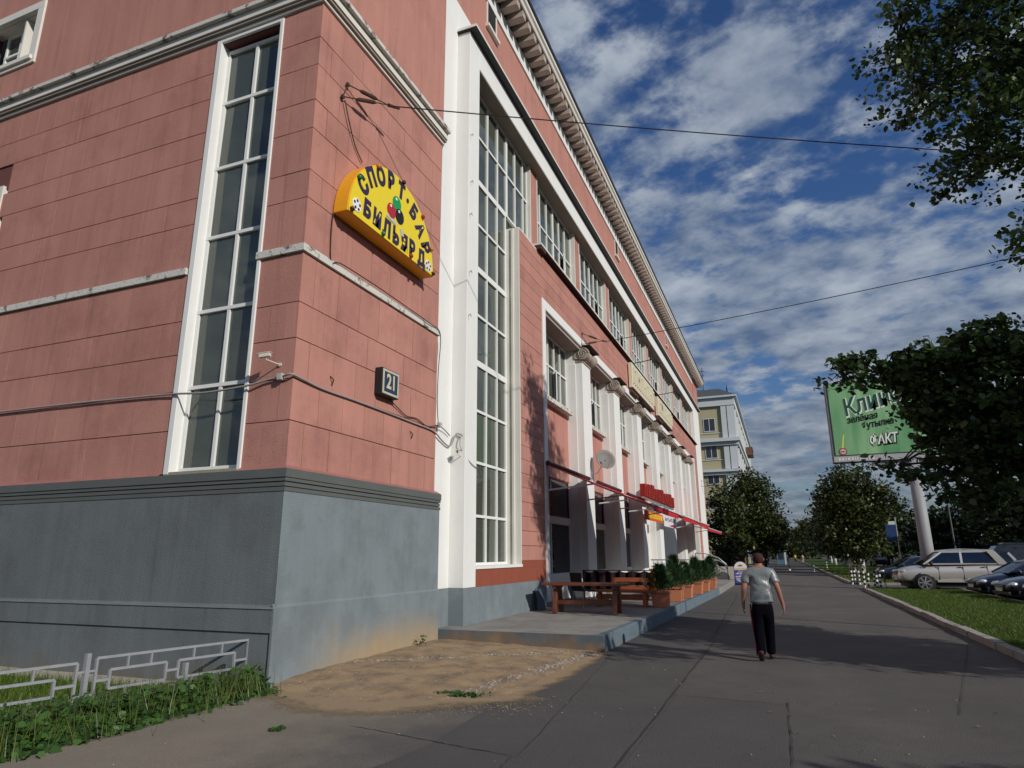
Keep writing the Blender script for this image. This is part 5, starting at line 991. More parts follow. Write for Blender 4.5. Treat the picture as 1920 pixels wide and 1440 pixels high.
    r_.add(vv2, [(i * 5 + k, i * 5 + k + 1, i * 5 + 6 + k, i * 5 + 5 + k) for i in range(len(roofp) - 1) for k in range(4)]); o = r_.build('roof', paint, t, world=False, smooth=True); so = o.modifiers.new('t', 'SOLIDIFY'); so.thickness = .02
    p_ = MB()
    for sg in (-1, 1):
        def G(x, z): return (x, sg * (gy(z) + .006), z)
        for (a, c, w) in (((gh[-1][0] - .02, gh[-1][1]), (top[-1][0] + .05, top[-1][1] - .03), .07), ((gh[0][0] + .05, gh[0][1]), (gh[1][0] + .06, gh[1][1] - .02), .16 if kind != 'suv' else .10), ((-.10, gh[0][1] - .02), (-.16, H - .03), .07)): p_.bar(G(*a), G(*c), w, .03, up=(0, sg, 0))
        if kind == 'suv': p_.prism([(-1.86, 1.18), (-1.50, 1.18), (-1.10, 1.78), (-1.42, 1.77)], sg * (gy(1.4) - .02), sg * (gy(1.15) + .02), 'y')
        p_.bar(G(top[0][0] - .12, top[0][1] - .05), G(top[-1][0] + .1, top[-1][1] - .05), (.10 if kind == 'suv' else .04), .05, up=(0, sg, 0))
        if kind == 'suv': p_.bar(G(-1.0, 1.22), G(gh[-1][0] - .1, 1.21), .05, .05, up=(0, sg, 0)); p_.bar(G(-.10, 1.2), G(-.14, 1.74), .09, .035, up=(0, sg, 0))
        p_.bar(G(gh[0][0] + .06, gh[0][1] + .0), G(gh[-1][0] - .04, gh[-1][1] + .0), .03, .05)
    p_.build('pillars', paint, t, world=False)
    for x in wx:
        for sg in (-1, 1):
            yw_ = sg * (Wd / 2 - .11)
            MB().lathe((x, sg * (Wd / 2 - .02), wr), [(wr + .045, -.05), (wr + .045, .006)], 26, 'y').build('wheel_arch', trimb, t, world=False)
            w_ = MB().lathe((x, yw_, wr), [(wr * .6, -.10), (wr * .93, -.11), (wr, -.07), (wr, .07), (wr * .93, .145 - .01), (wr * .62, .14)] if sg > 0 else [(wr * .62, -.14), (wr * .93, -.135), (wr, -.07), (wr, .07), (wr * .93, .11), (wr * .6, .10)], 26, 'y').build('wheel', tyre, t, world=False, smooth=True)
            rb = MB(); yo = yw_ + sg * .145
            for k in range(7):
                a = k * 2 * math.pi / 7; rb.bar((x + .05 * math.cos(a), yo, wr + .05 * math.sin(a)), (x + wr * .64 * math.cos(a), yo - sg * .01, wr + wr * .64 * math.sin(a)), .055, .03, up=(0, 1, 0))
            rb.lathe((x, yo - sg * .01, wr), [(wr * .64, -.02), (wr * .70, -.02), (wr * .70, .02), (wr * .64, .02)], 24, 'y', 0, False).lathe((x, yo, wr), [(.07, -.02), (.07, .02)], 12, 'y').build('rim', rimm, t, world=False)
    xf = Lc / 2; zf = st[-2][2]
    for sg in (-1, 1):
        q = MB(); q.lathe((0, 0, 0), [(.02, -.16), (.10, -.13), (.125, 0), (.10, .13), (.02, .17)], 12, 'y')
        o = q.build('headlight', lampm, t, world=False, smooth=True); o.location = (xf - .20, sg * Wd * .35, zf - .10); o.scale = (1.35, 1.15, .72); o.rotation_euler = (0, .2, -sg * .55)
        o = MB().box(-.06, .05, -.11, .11, -.09, .09).build('tail_light', redl, t, world=False, bevel=.03); o.location = (-xf + .12, sg * Wd * .40, st[1][2] - .14)
        o = MB().lathe((0, 0, 0), [(.01, -.10), (.075, -.06), (.085, .03), (.02, .09)], 10, 'y').build('mirror', paint if kind != 'suv' else trimb, t, world=False, smooth=True); o.location = (gh[-1][0] - .28, sg * (Wd / 2 + .07), gh[-1][1] + .06)
        for x in ((-.55, .35) if kind != 'suv' else (-.62, .28)):
            o = MB().box(-.09, .09, -.015, .015, -.018, .018).build('door_handle', chrome if kind == 'suv' else trimb, t, world=False, bevel=.008); o.location = (x - .25, sg * (Wd / 2 - .015), gh[0][1] - .15)
        for x in (.85, -.10, -1.02): MB().box(x - .006, x + .006, sg * (Wd / 2 - .06), sg * (Wd / 2 + .001), .45, gh[0][1] - .06).build('door_gap', trimb, t, world=False)
        MB().box(wx[0] + wr + .1, wx[1] - wr - .1, sg * (Wd / 2 - .04), sg * (Wd / 2 + .01), st[4][1] + .02, st[4][1] + .13).build('sill_trim', trimb if kind != 'suv' else paint, t, world=False, bevel=.01)
    MB().box(xf - .12, xf + .008, -.36, .36, zf - .30, zf - .10).build('grille', trimb, t, world=False, bevel=.02)
    for k in range(3): MB().box(xf - .1, xf + .016, -.34, .34, zf - .27 + k * .06, zf - .255 + k * .06).build('grille_bar', chrome, t, world=False)
    MB().box(xf - .1, xf + .004, -.62, .62, st[-1][1] - .13, st[-1][1] - .02).build('bumper_intake', trimb, t, world=False, bevel=.02)
    if plate_on: MB().box(xf + .012, xf + .022, -.26, .26, st[-1][1] - .01, st[-1][1] + .10).build('plate', plate, t, world=False)
    MB().box(-Lc / 2 + .3, Lc / 2 - .3, -Wd / 2 + .15, Wd / 2 - .15, .2, .4).build('underbody', trimb, t, world=False)
    return t
gold = carpaint('champagne_paint', (.66, .62, .57), .5)
make_car('parked_car', 'champagne coloured four-wheel-drive car behind the billboard column', 'car', gold, 'suv', (7.22, 36.45, 0), math.pi + .06)
c = carpaint('dark_blue_paint', (.012, .016, .045)); make_car('parked_car', 'dark blue saloon parked just right of the champagne car', 'car', c, 'sedan', (9.1, 32.6, 0), math.pi + .12)
c = carpaint('dark_violet_paint', (.025, .025, .045)); make_car('parked_car', 'dark saloon with bright headlamps nearest the lawn', 'car', c, 'sedan', (9.3, 29.6, 0), math.pi + .12)
c = carpaint('dark_silver_paint', (.16, .16, .17)); make_car('parked_car', 'grey saloon cut by the right edge of the photo', 'car', c, 'sedan', (9.55, 27.0, 0), math.pi + .10)
cols = [((.02, .022, .025), 'black'), ((.03, .045, .07), 'dark blue'), ((.30, .31, .33), 'silver'), ((.02, .04, .035), 'dark green'), ((.10, .10, .11), 'grey')]
for i, (x, y, k, ci, rz, extra) in enumerate(((7.6, 48.5, 'sedan', 1, 3.2, 'first car behind the champagne one'), (8.0, 51.5, 'sedan', 3, 3.2, 'second car behind the champagne one'), (8.4, 54.6, 'sedan', 0, 3.2, 'third car behind the champagne one'), (9.6, 58.0, 'sedan', 4, 3.2, 'fourth car behind the champagne one'),
        (14.0, 52, 'van', 0, 3.1, 'boxy van beyond the parked row'), (17.0, 60, 'van', 2, 3.0, 'pale roofed van farther back'), (17.5, 42, 'sedan', 0, 2.9, 'car deep in the car park beyond the champagne car'), (15.0, 34.5, 'sedan', 3, 3.3, 'car at the right behind the dark saloons'), (12.2, 66, 'sedan', 2, 3.1, 'car near the blue street sign'), (13.5, 90, 'sedan', 0, 1.6, 'far car behind the tree trunks'), (12.0, 104, 'sedan', 1, 1.6, 'very far car behind the trunks'), (22, 66, 'sedan', 1, 3, 'far parked car under the right trees'), (24, 50, 'sedan', 4, 3, 'parked car far right under the trees'))):
    make_car('parked_car', ('%s %s, %s' % (cols[ci][1], 'van' if k == 'van' else 'car', extra)), 'car', carpaint('paint_' + cols[ci][1].replace(' ', '_'), cols[ci][0]), k, (x, y, 0), rz, False, 'cars in the far part of the car park')
# ------------------------------------------------------------------ people
def skin_mesh(name, J_, E_, m, parent, root=None, sub=2, smooth=True):
    names = list(J_); me = bpy.data.meshes.new(name); me.from_pydata([J_[k][0] for k in names], [(names.index(a), names.index(c)) for a, c in E_], [])
    o = bpy.data.objects.new(name, me); COL.objects.link(o); o.parent = parent; md = o.modifiers.new('skin', 'SKIN'); md.use_smooth_shade = True
    sv = me.skin_vertices[0].data
    for i, k in enumerate(names): r_ = J_[k][1]; sv[i].radius = r_ if isinstance(r_, tuple) else (r_, r_); sv[i].use_root = (k == (root or names[0]))
    s_ = o.modifiers.new('sub', 'SUBSURF'); s_.levels = sub; s_.render_levels = sub
    dg = bpy.context.evaluated_depsgraph_get(); me2 = bpy.data.meshes.new_from_object(o.evaluated_get(dg)); o.modifiers.clear(); o.data = me2; me2.materials.clear(); me2.materials.append(m); me2.shade_smooth(); return o
skinm = mat('warm_skin', (.33, .155, .105), .55, .06, 12); hair = mat('short_dark_hair', (.045, .018, .014), .8, .3, 60, .5, 120)  # one even warm brown for all skin
shirt = mat('grey_satin_shirt', (.19, .21, .21), .36, .10, 14, .5, 16, spec=.7); trous = mat('black_navy_trousers', (.003, .003, .006), .95, .2, 8, spec=.05); stripe = mat('red_side_stripe', (.22, .012, .02), .8); shoe = mat('dark_brown_shoe', (.05, .02, .018), .5)
man = thing('person', 'man in a grey short-sleeved shirt and dark trousers with a red stripe walking away', 'person', (-.40, 12.30, .004), None, .03)
def leg(sg, hip, knee, ank, toe): return hip, knee, ank, toe
HL, KL, AL, TL = (-.085, 0, .90), (-.085, .02, .48), (-.072, -.20, .15), (-.095, -.13, .045)
HR, KR, AR, TR = (.085, 0, .90), (.082, .13, .50), (.078, .21, .09), (.11, .40, .04)
J_ = {'pelvis': ((0, 0, .94), (.15, .10)), 'waist': ((0, .0, 1.10), (.155, .11)), 'chest': ((0, .01, 1.30), (.165, .11)), 'uchest': ((0, .02, 1.42), (.13, .085)), 'neck': ((0, .035, 1.50), (.058, .058)), 'head0': ((.005, .05, 1.565), (.068, .075)), 'head1': ((.008, .055, 1.63), (.076, .090)), 'head2': ((.006, .045, 1.685), (.045, .055)),
      'shl': ((-.185, .015, 1.40), .060), 'ell': ((-.270, -.04, 1.12), .046), 'wrl': ((-.295, .03, .88), .031), 'pal': ((-.30, .055, .81), (.045, .026)), 'shr': ((.185, .015, 1.40), .060), 'elr': ((.270, -.06, 1.13), .046), 'wrr': ((.325, .02, .885), .031), 'par': ((.34, .045, .815), (.045, .026)),
      'hl': (HL, .085), 'kl': (KL, .055), 'al': (AL, .038), 'tl': ((-.09, -.09, .05), .035), 'hr': (HR, .085), 'kr': (KR, .055), 'ar': (AR, .038), 'tr': ((.10, .34, .045), .035)}
E_ = [('pelvis', 'waist'), ('waist', 'chest'), ('chest', 'uchest'), ('uchest', 'neck'), ('neck', 'head0'), ('head0', 'head1'), ('head1', 'head2'), ('uchest', 'shl'), ('shl', 'ell'), ('ell', 'wrl'), ('wrl', 'pal'), ('uchest', 'shr'), ('shr', 'elr'), ('elr', 'wrr'), ('wrr', 'par'), ('pelvis', 'hl'), ('hl', 'kl'), ('kl', 'al'), ('al', 'tl'), ('pelvis', 'hr'), ('hr', 'kr'), ('kr', 'ar'), ('ar', 'tr')]
for sfx, px_, sg in (('l', (-.30, .055, .81), -1), ('r', (.34, .045, .815), 1)):   # five fingers each, slightly curled
    for k, (dy, l1, l2) in enumerate(((.030, .036, .030), (.010, .042, .034), (-.010, .040, .030), (-.028, .032, .024))):
        a = (px_[0], px_[1] + dy, px_[2] - .020); m1 = (a[0] - sg * .004, a[1] + .004, a[2] - l1); m2 = (a[0] - sg * .022, a[1] + .010, a[2] - l1 - l2)
        J_['f%s%d' % (sfx, k)] = (a, .0095); J_['g%s%d' % (sfx, k)] = (m1, .0088); J_['h%s%d' % (sfx, k)] = (m2, .0070); E_ += [('pa' + sfx, 'f%s%d' % (sfx, k)), ('f%s%d' % (sfx, k), 'g%s%d' % (sfx, k)), ('g%s%d' % (sfx, k), 'h%s%d' % (sfx, k))]
    a = (px_[0] - sg * .01, px_[1] + .045, px_[2] + .012); c_ = (a[0] - sg * .012, a[1] + .018, a[2] - .038)
    J_['t%s0' % sfx] = (a, .011); J_['t%s1' % sfx] = (c_, .009); E_ += [('pa' + sfx, 't%s0' % sfx), ('t%s0' % sfx, 't%s1' % sfx)]
skin_mesh('body', J_, E_, skinm, man, 'pelvis')
hd = MB().lathe((.007, .045, 1.60), [(.060, -.055), (.082, -.02), (.088, .03), (.080, .075), (.05, .105), (.01, .116)], 20).build('hair', hair, man, world=False, smooth=True); hd.scale = (1, 1.12, 1)
hd.location = (0, -.012, -.005)
for sg in (-1, 1): MB().lathe((sg * .088 + .007, .06, 1.60), [(.006, -.012), (.028, -.006), (.030, .004), (.008, .010)], 10, 'x').build('ear', skinm, man, world=False, smooth=True)
MB().lathe((.02, .155, 1.60), [(.004, -.03), (.018, -.012), (.006, .03)], 8).build('nose', skinm, man, world=False, smooth=True)
S_ = {'hem': ((0, 0, .865), (.196, .150)), 'hem2': ((0, 0, .93), (.192, .145)), 'w': ((0, 0, 1.08), (.184, .135)), 'c': ((0, .01, 1.28), (.190, .130)), 'u': ((0, .015, 1.41), (.150, .095)), 'n': ((0, .03, 1.475), (.080, .070)), 'sl': ((-.19, .01, 1.395), .082), 'sl2': ((-.235, -.012, 1.25), .080), 'sl3': ((-.25, -.022, 1.20), .078), 'sr': ((.19, .01, 1.395), .082), 'sr2': ((.235, -.018, 1.25), .080), 'sr3': ((.25, -.03, 1.20), .078)}
so_ = skin_mesh('shirt', S_, [('hem', 'hem2'), ('hem2', 'w'), ('w', 'c'), ('c', 'u'), ('u', 'n'), ('u', 'sl'), ('sl', 'sl2'), ('sl2', 'sl3'), ('u', 'sr'), ('sr', 'sr2'), ('sr2', 'sr3')], shirt, man, 'w', 3)
tx = bpy.data.textures.new('folds', 'CLOUDS'); tx.noise_scale = .13
for v in so_.data.vertices:   # diagonal folds across the back
    p = v.co; q = Vector((p.x * 1.0 + p.z * 1.5, p.z * 1.0 - p.x * .7, p.y)); v.co += v.normal * (.008 * math.sin(46 * (p.z + .55 * p.x) + 3 * mn.noise(p * 5)) * max(0, 1 - abs(p.z - 1.20) / .2) + .012 * mn.noise(p * 7))
T_ = {'p': ((0, 0, 1.02), (.150, .112)), 'b': ((0, -.01, .90), (.165, .125)), 'hl': ((-.080, 0, .74), .108), 'kl': ((-.082, .01, .49), .090), 'cl': ((-.075, -.13, .26), .080), 'al': ((-.072, -.19, .10), .077), 'hr': ((.080, .01, .74), .108), 'kr': ((.080, .12, .50), .090), 'cr': ((.078, .18, .26), .080), 'ar': ((.076, .20, .06), .077)}
skin_mesh('trousers', T_, [('p', 'b'), ('b', 'hl'), ('hl', 'kl'), ('kl', 'cl'), ('cl', 'al'), ('b', 'hr'), ('hr', 'kr'), ('kr', 'cr'), ('cr', 'ar')], trous, man, 'p', 2)
MB().tube([(-.180, -.01, .88), (-.184, -.01, .75), (-.170, -.005, .50), (-.150, -.14, .28), (-.143, -.205, .10)], [.013, .014, .013, .012, .013], 6).build('side_stripe', stripe, man, world=False, smooth=True)
def shoe_(c, ang):
    o = MB().lathe((0, 0, 0), [(.02, -.14), (.045, -.11), (.052, 0), (.045, .10), (.02, .15)], 14, 'y').build('shoe', shoe, man, world=False, smooth=True); o.location = c; o.scale = (1, 1, .85); o.rotation_euler = (ang, 0, 0); return o
shoe_((-.078, -.135, .085), -.65); shoe_((.085, .26, .048), 0)
# distant walkers
def walker(x, y, h, top, label, bottom, grey=0):
    t = thing('person', label, 'person', (x, y, 0)); k = h / 1.75
    Jp = {'p': ((0, 0, .92 * k), (.14 * k, .10 * k)), 'c': ((0, 0, 1.28 * k), (.15 * k, .10 * k)), 'n': ((0, 0, 1.5 * k), .055 * k), 'h': ((0, 0, 1.64 * k), .09 * k), 'sl': ((-.19 * k, 0, 1.38 * k), .055 * k), 'el': ((-.27 * k, .0, 1.1 * k), .04 * k), 'wl': ((-.28 * k, .06, .85 * k), .03 * k), 'sr': ((.19 * k, 0, 1.38 * k), .055 * k), 'er': ((.27 * k, 0, 1.1 * k), .04 * k), 'wr': ((.28 * k, .06, .85 * k), .03 * k),
          'hl': ((-.09 * k, 0, .85 * k), .08 * k), 'kl': ((-.1 * k, .08, .48 * k), .06 * k), 'al': ((-.1 * k, -.05, .06), .045 * k), 'hr': ((.09 * k, 0, .85 * k), .08 * k), 'kr': ((.1 * k, 0, .48 * k), .06 * k), 'ar': ((.1 * k, .2, .05), .045 * k)}
    skin_mesh('body', Jp, [('p', 'c'), ('c', 'n'), ('n', 'h'), ('c', 'sl'), ('sl', 'el'), ('el', 'wl'), ('c', 'sr'), ('sr', 'er'), ('er', 'wr'), ('p', 'hl'), ('hl', 'kl'), ('kl', 'al'), ('p', 'hr'), ('hr', 'kr'), ('kr', 'ar')], skinm, t, 'p', 1)
    skin_mesh('shirt', {'a': ((0, 0, .95 * k), (.18 * k, .13 * k)), 'b': ((0, 0, 1.3 * k), (.19 * k, .13 * k)), 'c': ((0, 0, 1.44 * k), (.11 * k, .09 * k)), 'l': ((-.22 * k, 0, 1.3 * k), .075 * k), 'r': ((.22 * k, 0, 1.3 * k), .075 * k)}, [('a', 'b'), ('b', 'c'), ('c', 'l'), ('c', 'r')], mat(top[0], top[1], .8), t, 'a', 1)
    skin_mesh('trousers', {'a': ((0, 0, .92 * k), (.15 * k, .11 * k)), 'l': ((-.1 * k, .06, .5 * k), .085 * k), 'l2': ((-.1 * k, -.03, .12), .07 * k), 'r': ((.1 * k, 0, .5 * k), .085 * k), 'r2': ((.1 * k, .15, .12), .07 * k)}, [('a', 'l'), ('l', 'l2'), ('a', 'r'), ('r', 'r2')], mat(bottom[0], bottom[1], .8), t, 'a', 1)
    MB().lathe((0, 0, 1.66 * k), [(.09 * k, -.05 * k), (.098 * k, .02 * k), (.06 * k, .09 * k), (.01, .11 * k)], 10).build('hair', hair, t, world=False, smooth=True)
walker(2.2, 140, 1.65, ('yellow_top', (.75, .68, .04)), 'distant pedestrian in a bright yellow top', ('black_trousers', (.01, .01, .01)))
walker(3.5, 140, 1.60, ('pale_pink_top', (.62, .50, .50)), 'distant pedestrian in a pale pinkish top right of the yellow one', ('pale_trousers', (.55, .45, .42)))
walker(.8, 150, 1.72, ('white_top', (.7, .66, .68)), 'distant pedestrian in a white top left of the yellow one', ('black_trousers', (.01, .01, .01)))

# ------------------------------------------------------------------ trees
def leafcloud(name, ell, n, size, m, parent, seed, clump=.28, per=26, six=True, droop=.4, shell=.55):
    rg = np.random.default_rng(seed); vol = np.array([e_[3] * e_[4] * e_[5] for e_ in ell]) ** .85; vol /= vol.sum(); K = max(4, n // per)
    ei = rg.choice(len(ell), K, p=vol); d_ = rg.normal(0, 1, (K, 3)); d_ /= np.linalg.norm(d_, axis=1)[:, None]; r_ = shell + (1 - shell) * rg.random(K) ** .6; r_ = np.where(rg.random(K) < .25, rg.random(K) * shell, r_) * (1 + .16 * rg.normal(0, 1, K) * .6)
    A = np.array(ell, float); Cc = A[ei, :3] + d_ * r_[:, None] * A[ei, 3:6]
    ki = rg.integers(0, K, n); csz = clump * rg.uniform(.5, 1.35, K)
    P = Cc[ki] + np.clip(rg.normal(0, 1, (n, 3)), -1.7, 1.7) * csz[ki][:, None] * np.array([1, 1, .62])
    nrm = rg.normal(0, .65, (n, 3)) + np.array([.15, -.1, .8]); nrm /= np.linalg.norm(nrm, axis=1)[:, None]
    D = rg.normal(0, 1, (n, 3)) + np.array([0, 0, -droop * 1.6]); D -= nrm * (D * nrm).sum(1)[:, None]; D /= np.linalg.norm(D, axis=1)[:, None]; Sx = np.cross(nrm, D)
    s_ = (size * rg.uniform(.45, 1.35, n))[:, None]
    if six: pts = [(-.5, 0, 0), (-.22, .42, -.06), (.18, .36, -.04), (.62, 0, -.10), (.18, -.36, -.04), (-.22, -.42, -.06)]
    else: pts = [(-.5, 0, 0), (0, .42, -.05), (.55, 0, -.05), (0, -.42, -.05)]
    v = np.stack([P + D * (a * s_) + Sx * (c_ * s_) + nrm * (h_ * s_) for a, c_, h_ in pts], 1)
    o = npmesh(name, v.reshape(-1, 3), len(pts), m, parent); o['kind'] = 'stuff'; return o, Cc
def trunk(name, pts, rads, m, parent, n=10): return MB().tube(pts, rads, n).build(name, m, parent, smooth=True)
# near linden hanging in from the right
lt = thing('linden_tree', 'big linden hanging its leafy branches into the picture from the right edge', 'tree', (6.9, 13.4, 0))
def pxp(x, y, Y):   # helper used while laying out the branches (world metres for a direction at distance Y)
    d_ = cr * ((x - 960) / 1234.8) - cu * ((y - 720) / 1234.8) + cf; t_ = Y / d_.y; return (d_.x * t_, Y, 1.7 + d_.z * t_)
YS = -.35
EU = [(4.05, 12.8, 11.6, 1.15, 1.3, 1.3), (3.30, 12.9, 11.3, .75, .9, .75), (3.05, 12.8, 10.3, .62, .8, .60), (3.7, 12.9, 9.9, .9, 1.1, .7), (4.1, 12.9, 9.0, .9, 1.1, .65), (3.65, 12.9, 8.3, .38, .5, .55), (4.6, 12.9, 8.2, .6, .9, .5), (5.2, 13, 10.2, 1.5, 1.7, 2.0), (6.2, 13.2, 11.6, 2.0, 2.0, 2.1), (6.7, 13.4, 9.0, 1.7, 1.8, 1.8), (6.5, 11.7, 6.0, 1.8, 1.3, 1.3), (7.4, 11.9, 6.4, 1.5, 1.3, 1.2), (5.1, 13.1, 7.5, .75, 1.0, .75), (4.55, 13, 7.05, .36, .6, .35), (5.7, 13.1, 6.7, .8, 1, .6)]
EL = [(2.72, 14.2, 4.75, .38, .5, .48), (2.85, 14.2, 4.15, .42, .5, .42), (2.45, 14.2, 5.05, .40, .4, .22), (1.70, 14.2, 5.35, .52, .5, .16), (2.35, 14.2, 5.30, .62, .6, .22), (1.62, 14.2, 5.0, .42, .4, .10), (2.95, 14.2, 5.15, .60, .8, .38), (3.55, 14.3, 5.35, .62, .8, .38), (4.2, 14.3, 5.5, .7, .9, .5), (2.75, 14.3, 4.60, .46, .7, .38), (3.3, 14.4, 4.3, .75, 1.0, .8), (4.2, 14.4, 4.3, 1.0, 1.2, 1.2), (3.15, 14.3, 3.45, .55, .8, .42), (2.15, 14.2, 3.30, .45, .4, .12), (2.55, 14.2, 3.05, .40, .5, .26), (2.75, 14.2, 2.72, .20, .3, .20), (3.75, 14.3, 3.1, .8, .9, .45), (3.3, 14.2, 2.62, .38, .4, .26), (5.0, 14.4, 4.0, 1.1, 1.3, 1.5)]
_, c1 = leafcloud('crown', EU, 34000, .098, LEAF_NEAR, lt, 11, .20, 46)
_, c2 = leafcloud('crown', EL, 22000, .118, LEAF_NEAR, lt, 12, .15, 34)
trunk('trunk', [(6.9, 13.4, -.1), (6.85, 13.4, 2.0), (6.95, 13.35, 5), (6.8, 13.3, 9), (6.6, 13.3, 12.5)], [.30, .25, .20, .12, .04], bark, lt)
b = MB(); rg_ = random.Random(5)
LIMB = [((6.9, 13.4, 3.0), (5.0, 14.2, 4.2), (3.6, 14.3, 4.6), (1.75, 14.2, 5.25)), ((6.9, 13.4, 2.6), (5.2, 14.2, 3.3), (3.8, 14.2, 3.4), (2.2, 14.2, 3.3)), ((5.0, 14.2, 4.2), (4.4, 14.3, 5.0), (3.4, 14.3, 5.4), (2.4, 14.2, 5.5)), ((6.9, 13.3, 7.0), (5.8, 13.1, 8.6), (4.6, 12.9, 9.5), (3.2, 12.8, 10.4)), ((6.8, 13.3, 8.8), (5.6, 13, 10.4), (4.4, 12.9, 11.2), (3.1, 12.9, 11.5)), ((6.9, 13.3, 6.0), (5.9, 13.1, 7.0), (5.0, 13, 7.2), (4.4, 13, 7.0)), ((5.8, 13.1, 8.6), (4.9, 12.9, 8.4), (4.2, 12.9, 8.6), (3.6, 12.9, 8.0)), ((6.7, 13.3, 9.6), (5.8, 13, 11.5), (4.6, 12.9, 12.4), (3.9, 12.9, 12.8))]
for Lb in LIMB:
    P = [Vector(p) for p in Lb]; pts = []
    for i in range(len(P) - 1):
        for k in range(3): pts.append(P[i].lerp(P[i + 1], k / 3) + Vector((rg_.uniform(-.06, .06), rg_.uniform(-.06, .06), rg_.uniform(-.05, .05))))
    pts.append(P[-1]); b.tube(pts, [.085 * (1 - i / len(pts)) + .008 for i in range(len(pts))], 6)
allp = [p for Lb in LIMB for p in Lb[1:]]
for c_ in list(c1[::3]) + list(c2[::3]):
    q = min(allp, key=lambda p: (p[0] - c_[0]) ** 2 + (p[1] - c_[1]) ** 2 + (p[2] - c_[2]) ** 2)
    if (Vector(q) - Vector(c_)).length < 1.6: mid = Vector(q).lerp(Vector(c_), .5) + Vector((0, 0, .10)); b.tube([q, mid, c_], [.018, .012, .004], 4, cap=False)
tag(b.build('branch', bark, lt, smooth=True), kind='stuff')
# its neighbour just outside the frame, whose shadow lies on the pavement
l2 = thing('linden_tree', 'linden beside the near lawn just outside the right edge, shading the pavement', 'tree', (9.3, 10.2, 0))
leafcloud('crown', [(9.4, 10.2, 4.6, 2.3, 2.0, 1.3), (8.2, 10.9, 4.0, 1.5, 1.4, .8), (10.6, 9.4, 5.3, 1.8, 1.6, 1.0), (7.6, 10.3, 5.4, 1.0, 1.0, .6), (6.1, 7.8, 5.1, .9, .5, .35)], 10500, .17, LEAF_NEAR, l2, 13, .30, 30, False)
trunk('trunk', [(9.3, 10.2, 0), (9.3, 10.2, 2.2), (9.2, 10.2, 5.5)], [.2, .16, .05], bark, l2)
l3 = thing('linden_tree', 'linden behind the photographer on the lawn, shading the lower right corner', 'tree', (10.8, .9, 0))
leafcloud('crown', [(10.6, .9, 4.6, 1.5, 1.3, .9)], 2200, .19, LEAF_NEAR, l3, 14, .30, 30, False)
trunk('trunk', [(10.8, .9, 0), (10.7, .9, 4.8)], [.18, .05], bark, l3)

def avenue_tree(x, y, top, r, base, lab, seed, n, size, m=LEAF_MID, name='avenue_tree', washed=True, spread=1.0, two=False, tr=.20):
    t = thing(name, lab, 'tree', (x, y, 0), None); rg = random.Random(seed); ell = []; h = top - base
    ell.append((x, y, base + h * .45, r * .78, r * .78, h * .47)); ell.append((x, y, base + h * .76, r * .50, r * .50, h * .26)); ell.append((x, y, base + h * .22, r * .80, r * .80, h * .24))
    for k in range(9):
        a = rg.uniform(0, 6.28); rr2 = r * rg.uniform(.45, .70); ell.append((x + rr2 * math.cos(a), y + rr2 * math.sin(a), base + h * rg.uniform(.12, .74), r * rg.uniform(.26, .42), r * rg.uniform(.26, .42), h * rg.uniform(.10, .18)))
    _, cc = leafcloud('crown', ell, n, size, m, t, seed, r * .105, 22, False)
    for q in ((-.35, .35) if two else (0,)):
        wl = 1.55 if washed else .01
        trunk('trunk', [(x + q, y, wl), (x + q * .8, y, base + h * .3), (x + q * .5, y, base + h * .7)], [tr, tr * .7, tr * .25], bark, t, 8)
        if washed: trunk('whitewashed_trunk', [(x + q, y, 0), (x + q, y, wl)], [tr * 1.15, tr * 1.02], lime, t, 8)
    b = MB()
    for c_ in cc[::9]: b.tube([(x, y, base + h * .2), ((x + c_[0]) / 2, (y + c_[1]) / 2, (base + h * .3 + c_[2]) / 2), tuple(c_)], [.06, .04, .012], 4, cap=False)
    tag(b.build('branch', bark, t), kind='stuff'); return t
avenue_tree(5.9, 66, 9.5, 3.9, 1.2, 'first big avenue tree on the right verge with two whitewashed trunks', 21, 19000, .27, two=True, tr=.26)
avenue_tree(6.5, 78, 8.9, 3.4, 1.6, 'second avenue tree right behind the first, dense crown', 22, 11000, .32)
avenue_tree(6.8, 92, 8.6, 3.3, 1.8, 'third avenue tree on the right verge', 23, 6000, .34)
avenue_tree(7.0, 109, 9, 3.6, 1.8, 'fourth avenue tree with a slim pale trunk', 24, 5200, .38)
avenue_tree(7.6, 128, 9.5, 3.8, 1.8, 'fifth avenue tree far down the right verge', 25, 4200, .44)
avenue_tree(8.2, 150, 10, 4.4, 1.6, 'sixth avenue tree far down the right verge', 26, 3800, .52)
avenue_tree(6.5, 190, 11, 5.5, 1.4, 'tree closing the right side of the avenue in the distance', 27, 3800, .62)
avenue_tree(-2.4, 80, 11.1, 3.9, 1.7, 'broad tree on the left of the pavement in front of the yellow house', 31, 22000, .28, washed=False, name='broadleaf_tree')
avenue_tree(-5.2, 74, 8.9, 2.9, 1.2, 'smaller tree squeezed against the far end of the pink building', 32, 9000, .28, washed=False, name='broadleaf_tree')
avenue_tree(-2.2, 97, 9.0, 3.4, 1.9, 'second tree on the left side of the pavement', 33, 6500, .34, washed=False, name='broadleaf_tree')
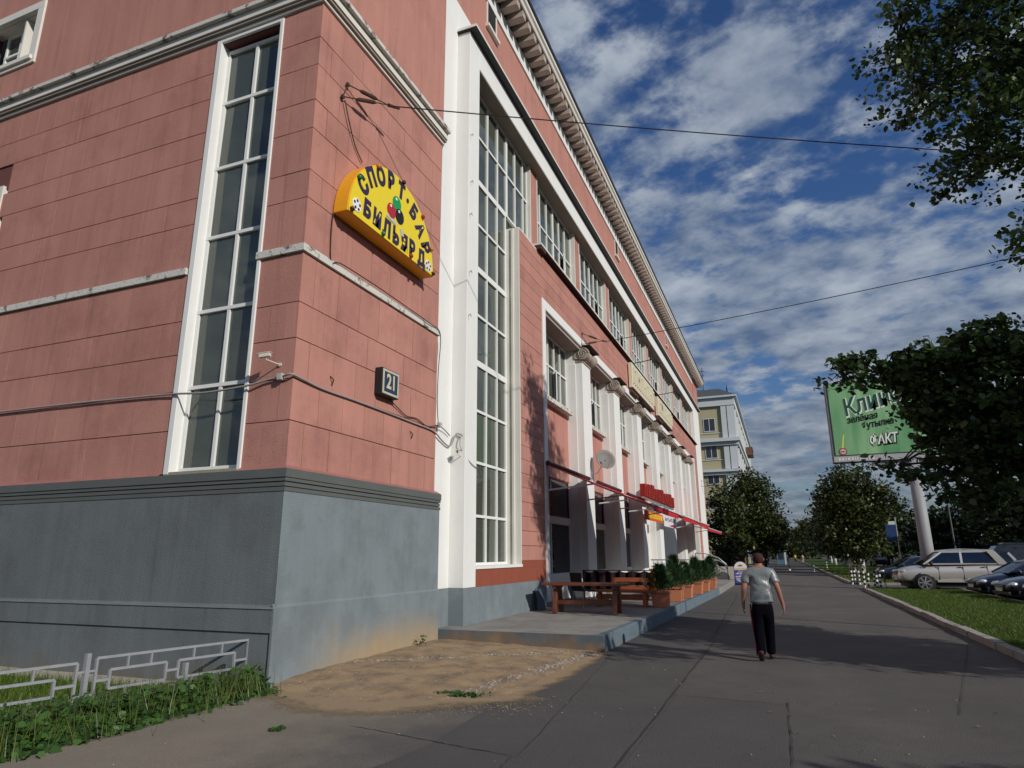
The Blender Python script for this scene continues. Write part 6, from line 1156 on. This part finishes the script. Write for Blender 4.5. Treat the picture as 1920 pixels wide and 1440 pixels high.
avenue_tree(-3.2, 124, 9.6, 4.0, 2.6, 'third tree on the left side of the pavement', 34, 5200, .42, washed=False, name='broadleaf_tree')
avenue_tree(-3.8, 165, 10.5, 5.0, 2.5, 'fourth tree on the left far down the pavement', 35, 4200, .54, washed=False, name='broadleaf_tree')
avenue_tree(-1.2, 215, 12, 6.2, 1.6, 'tree closing the left side of the avenue in the distance', 36, 4200, .70, washed=False, name='broadleaf_tree')
avenue_tree(3.0, 300, 13, 8.0, .6, 'far tree at the end of the pavement', 37, 3800, .9, washed=False, name='broadleaf_tree')
bk = [(12.2, 96, 8.6, 3.2), (16.0, 88, 6.4, 2.8), (19.5, 95, 6.8, 3.4), (22.0, 84, 9.0, 4.0), (26.5, 92, 10.5, 4.6), (31, 84, 12, 5.0), (20.5, 64, 9.5, 3.2), (37, 96, 13, 6.0), (15.5, 118, 9.5, 4.0), (23, 70, 11.5, 3.6), (44, 90, 14, 6.5), (28, 125, 12, 6.5), (20, 140, 11, 5.5), (12.5, 150, 10.5, 4.6), (16.5, 53, 11.0, 3.0)]
for i, (x, y, top, r) in enumerate(bk):
    avenue_tree(x, y, top, r, 1.3, ['dark tree', 'bushy dark tree', 'tall dark tree'][i % 3] + ' beyond the car park, ' + ['left', 'second', 'third', 'fourth', 'fifth', 'sixth', 'close tall', 'eighth', 'set back', 'close broad', 'rightmost', 'far broad', 'far', 'far left', 'nearest'][i] + ' of the dark row on the right', 50 + i, 4600, .38 + r * .02, LEAF_DARK, 'background_tree', False)
b = MB(); b.box(11, 90, 150, 152, 0, 7)
hd_ = leafcloud('far_hedge', [(x, 160 + (i % 3) * 8, 3.2, 5.5, 4, 4.2) for i, x in enumerate(range(12, 110, 6))] + [(x, 215, 3.5, 7, 4, 4.6) for x in range(-40, 12, 7)], 26000, .75, LEAF_DARK, None, 90, 1.0, 30, False)[0]; hd_['kind'] = 'stuff'

# ------------------------------------------------------------------ fill remaining part pieces
for o in list(COL.objects):
    if o.parent is None and o.type == 'MESH' and 'kind' not in o and 'label' not in o: print('UNLABELLED', o.name)
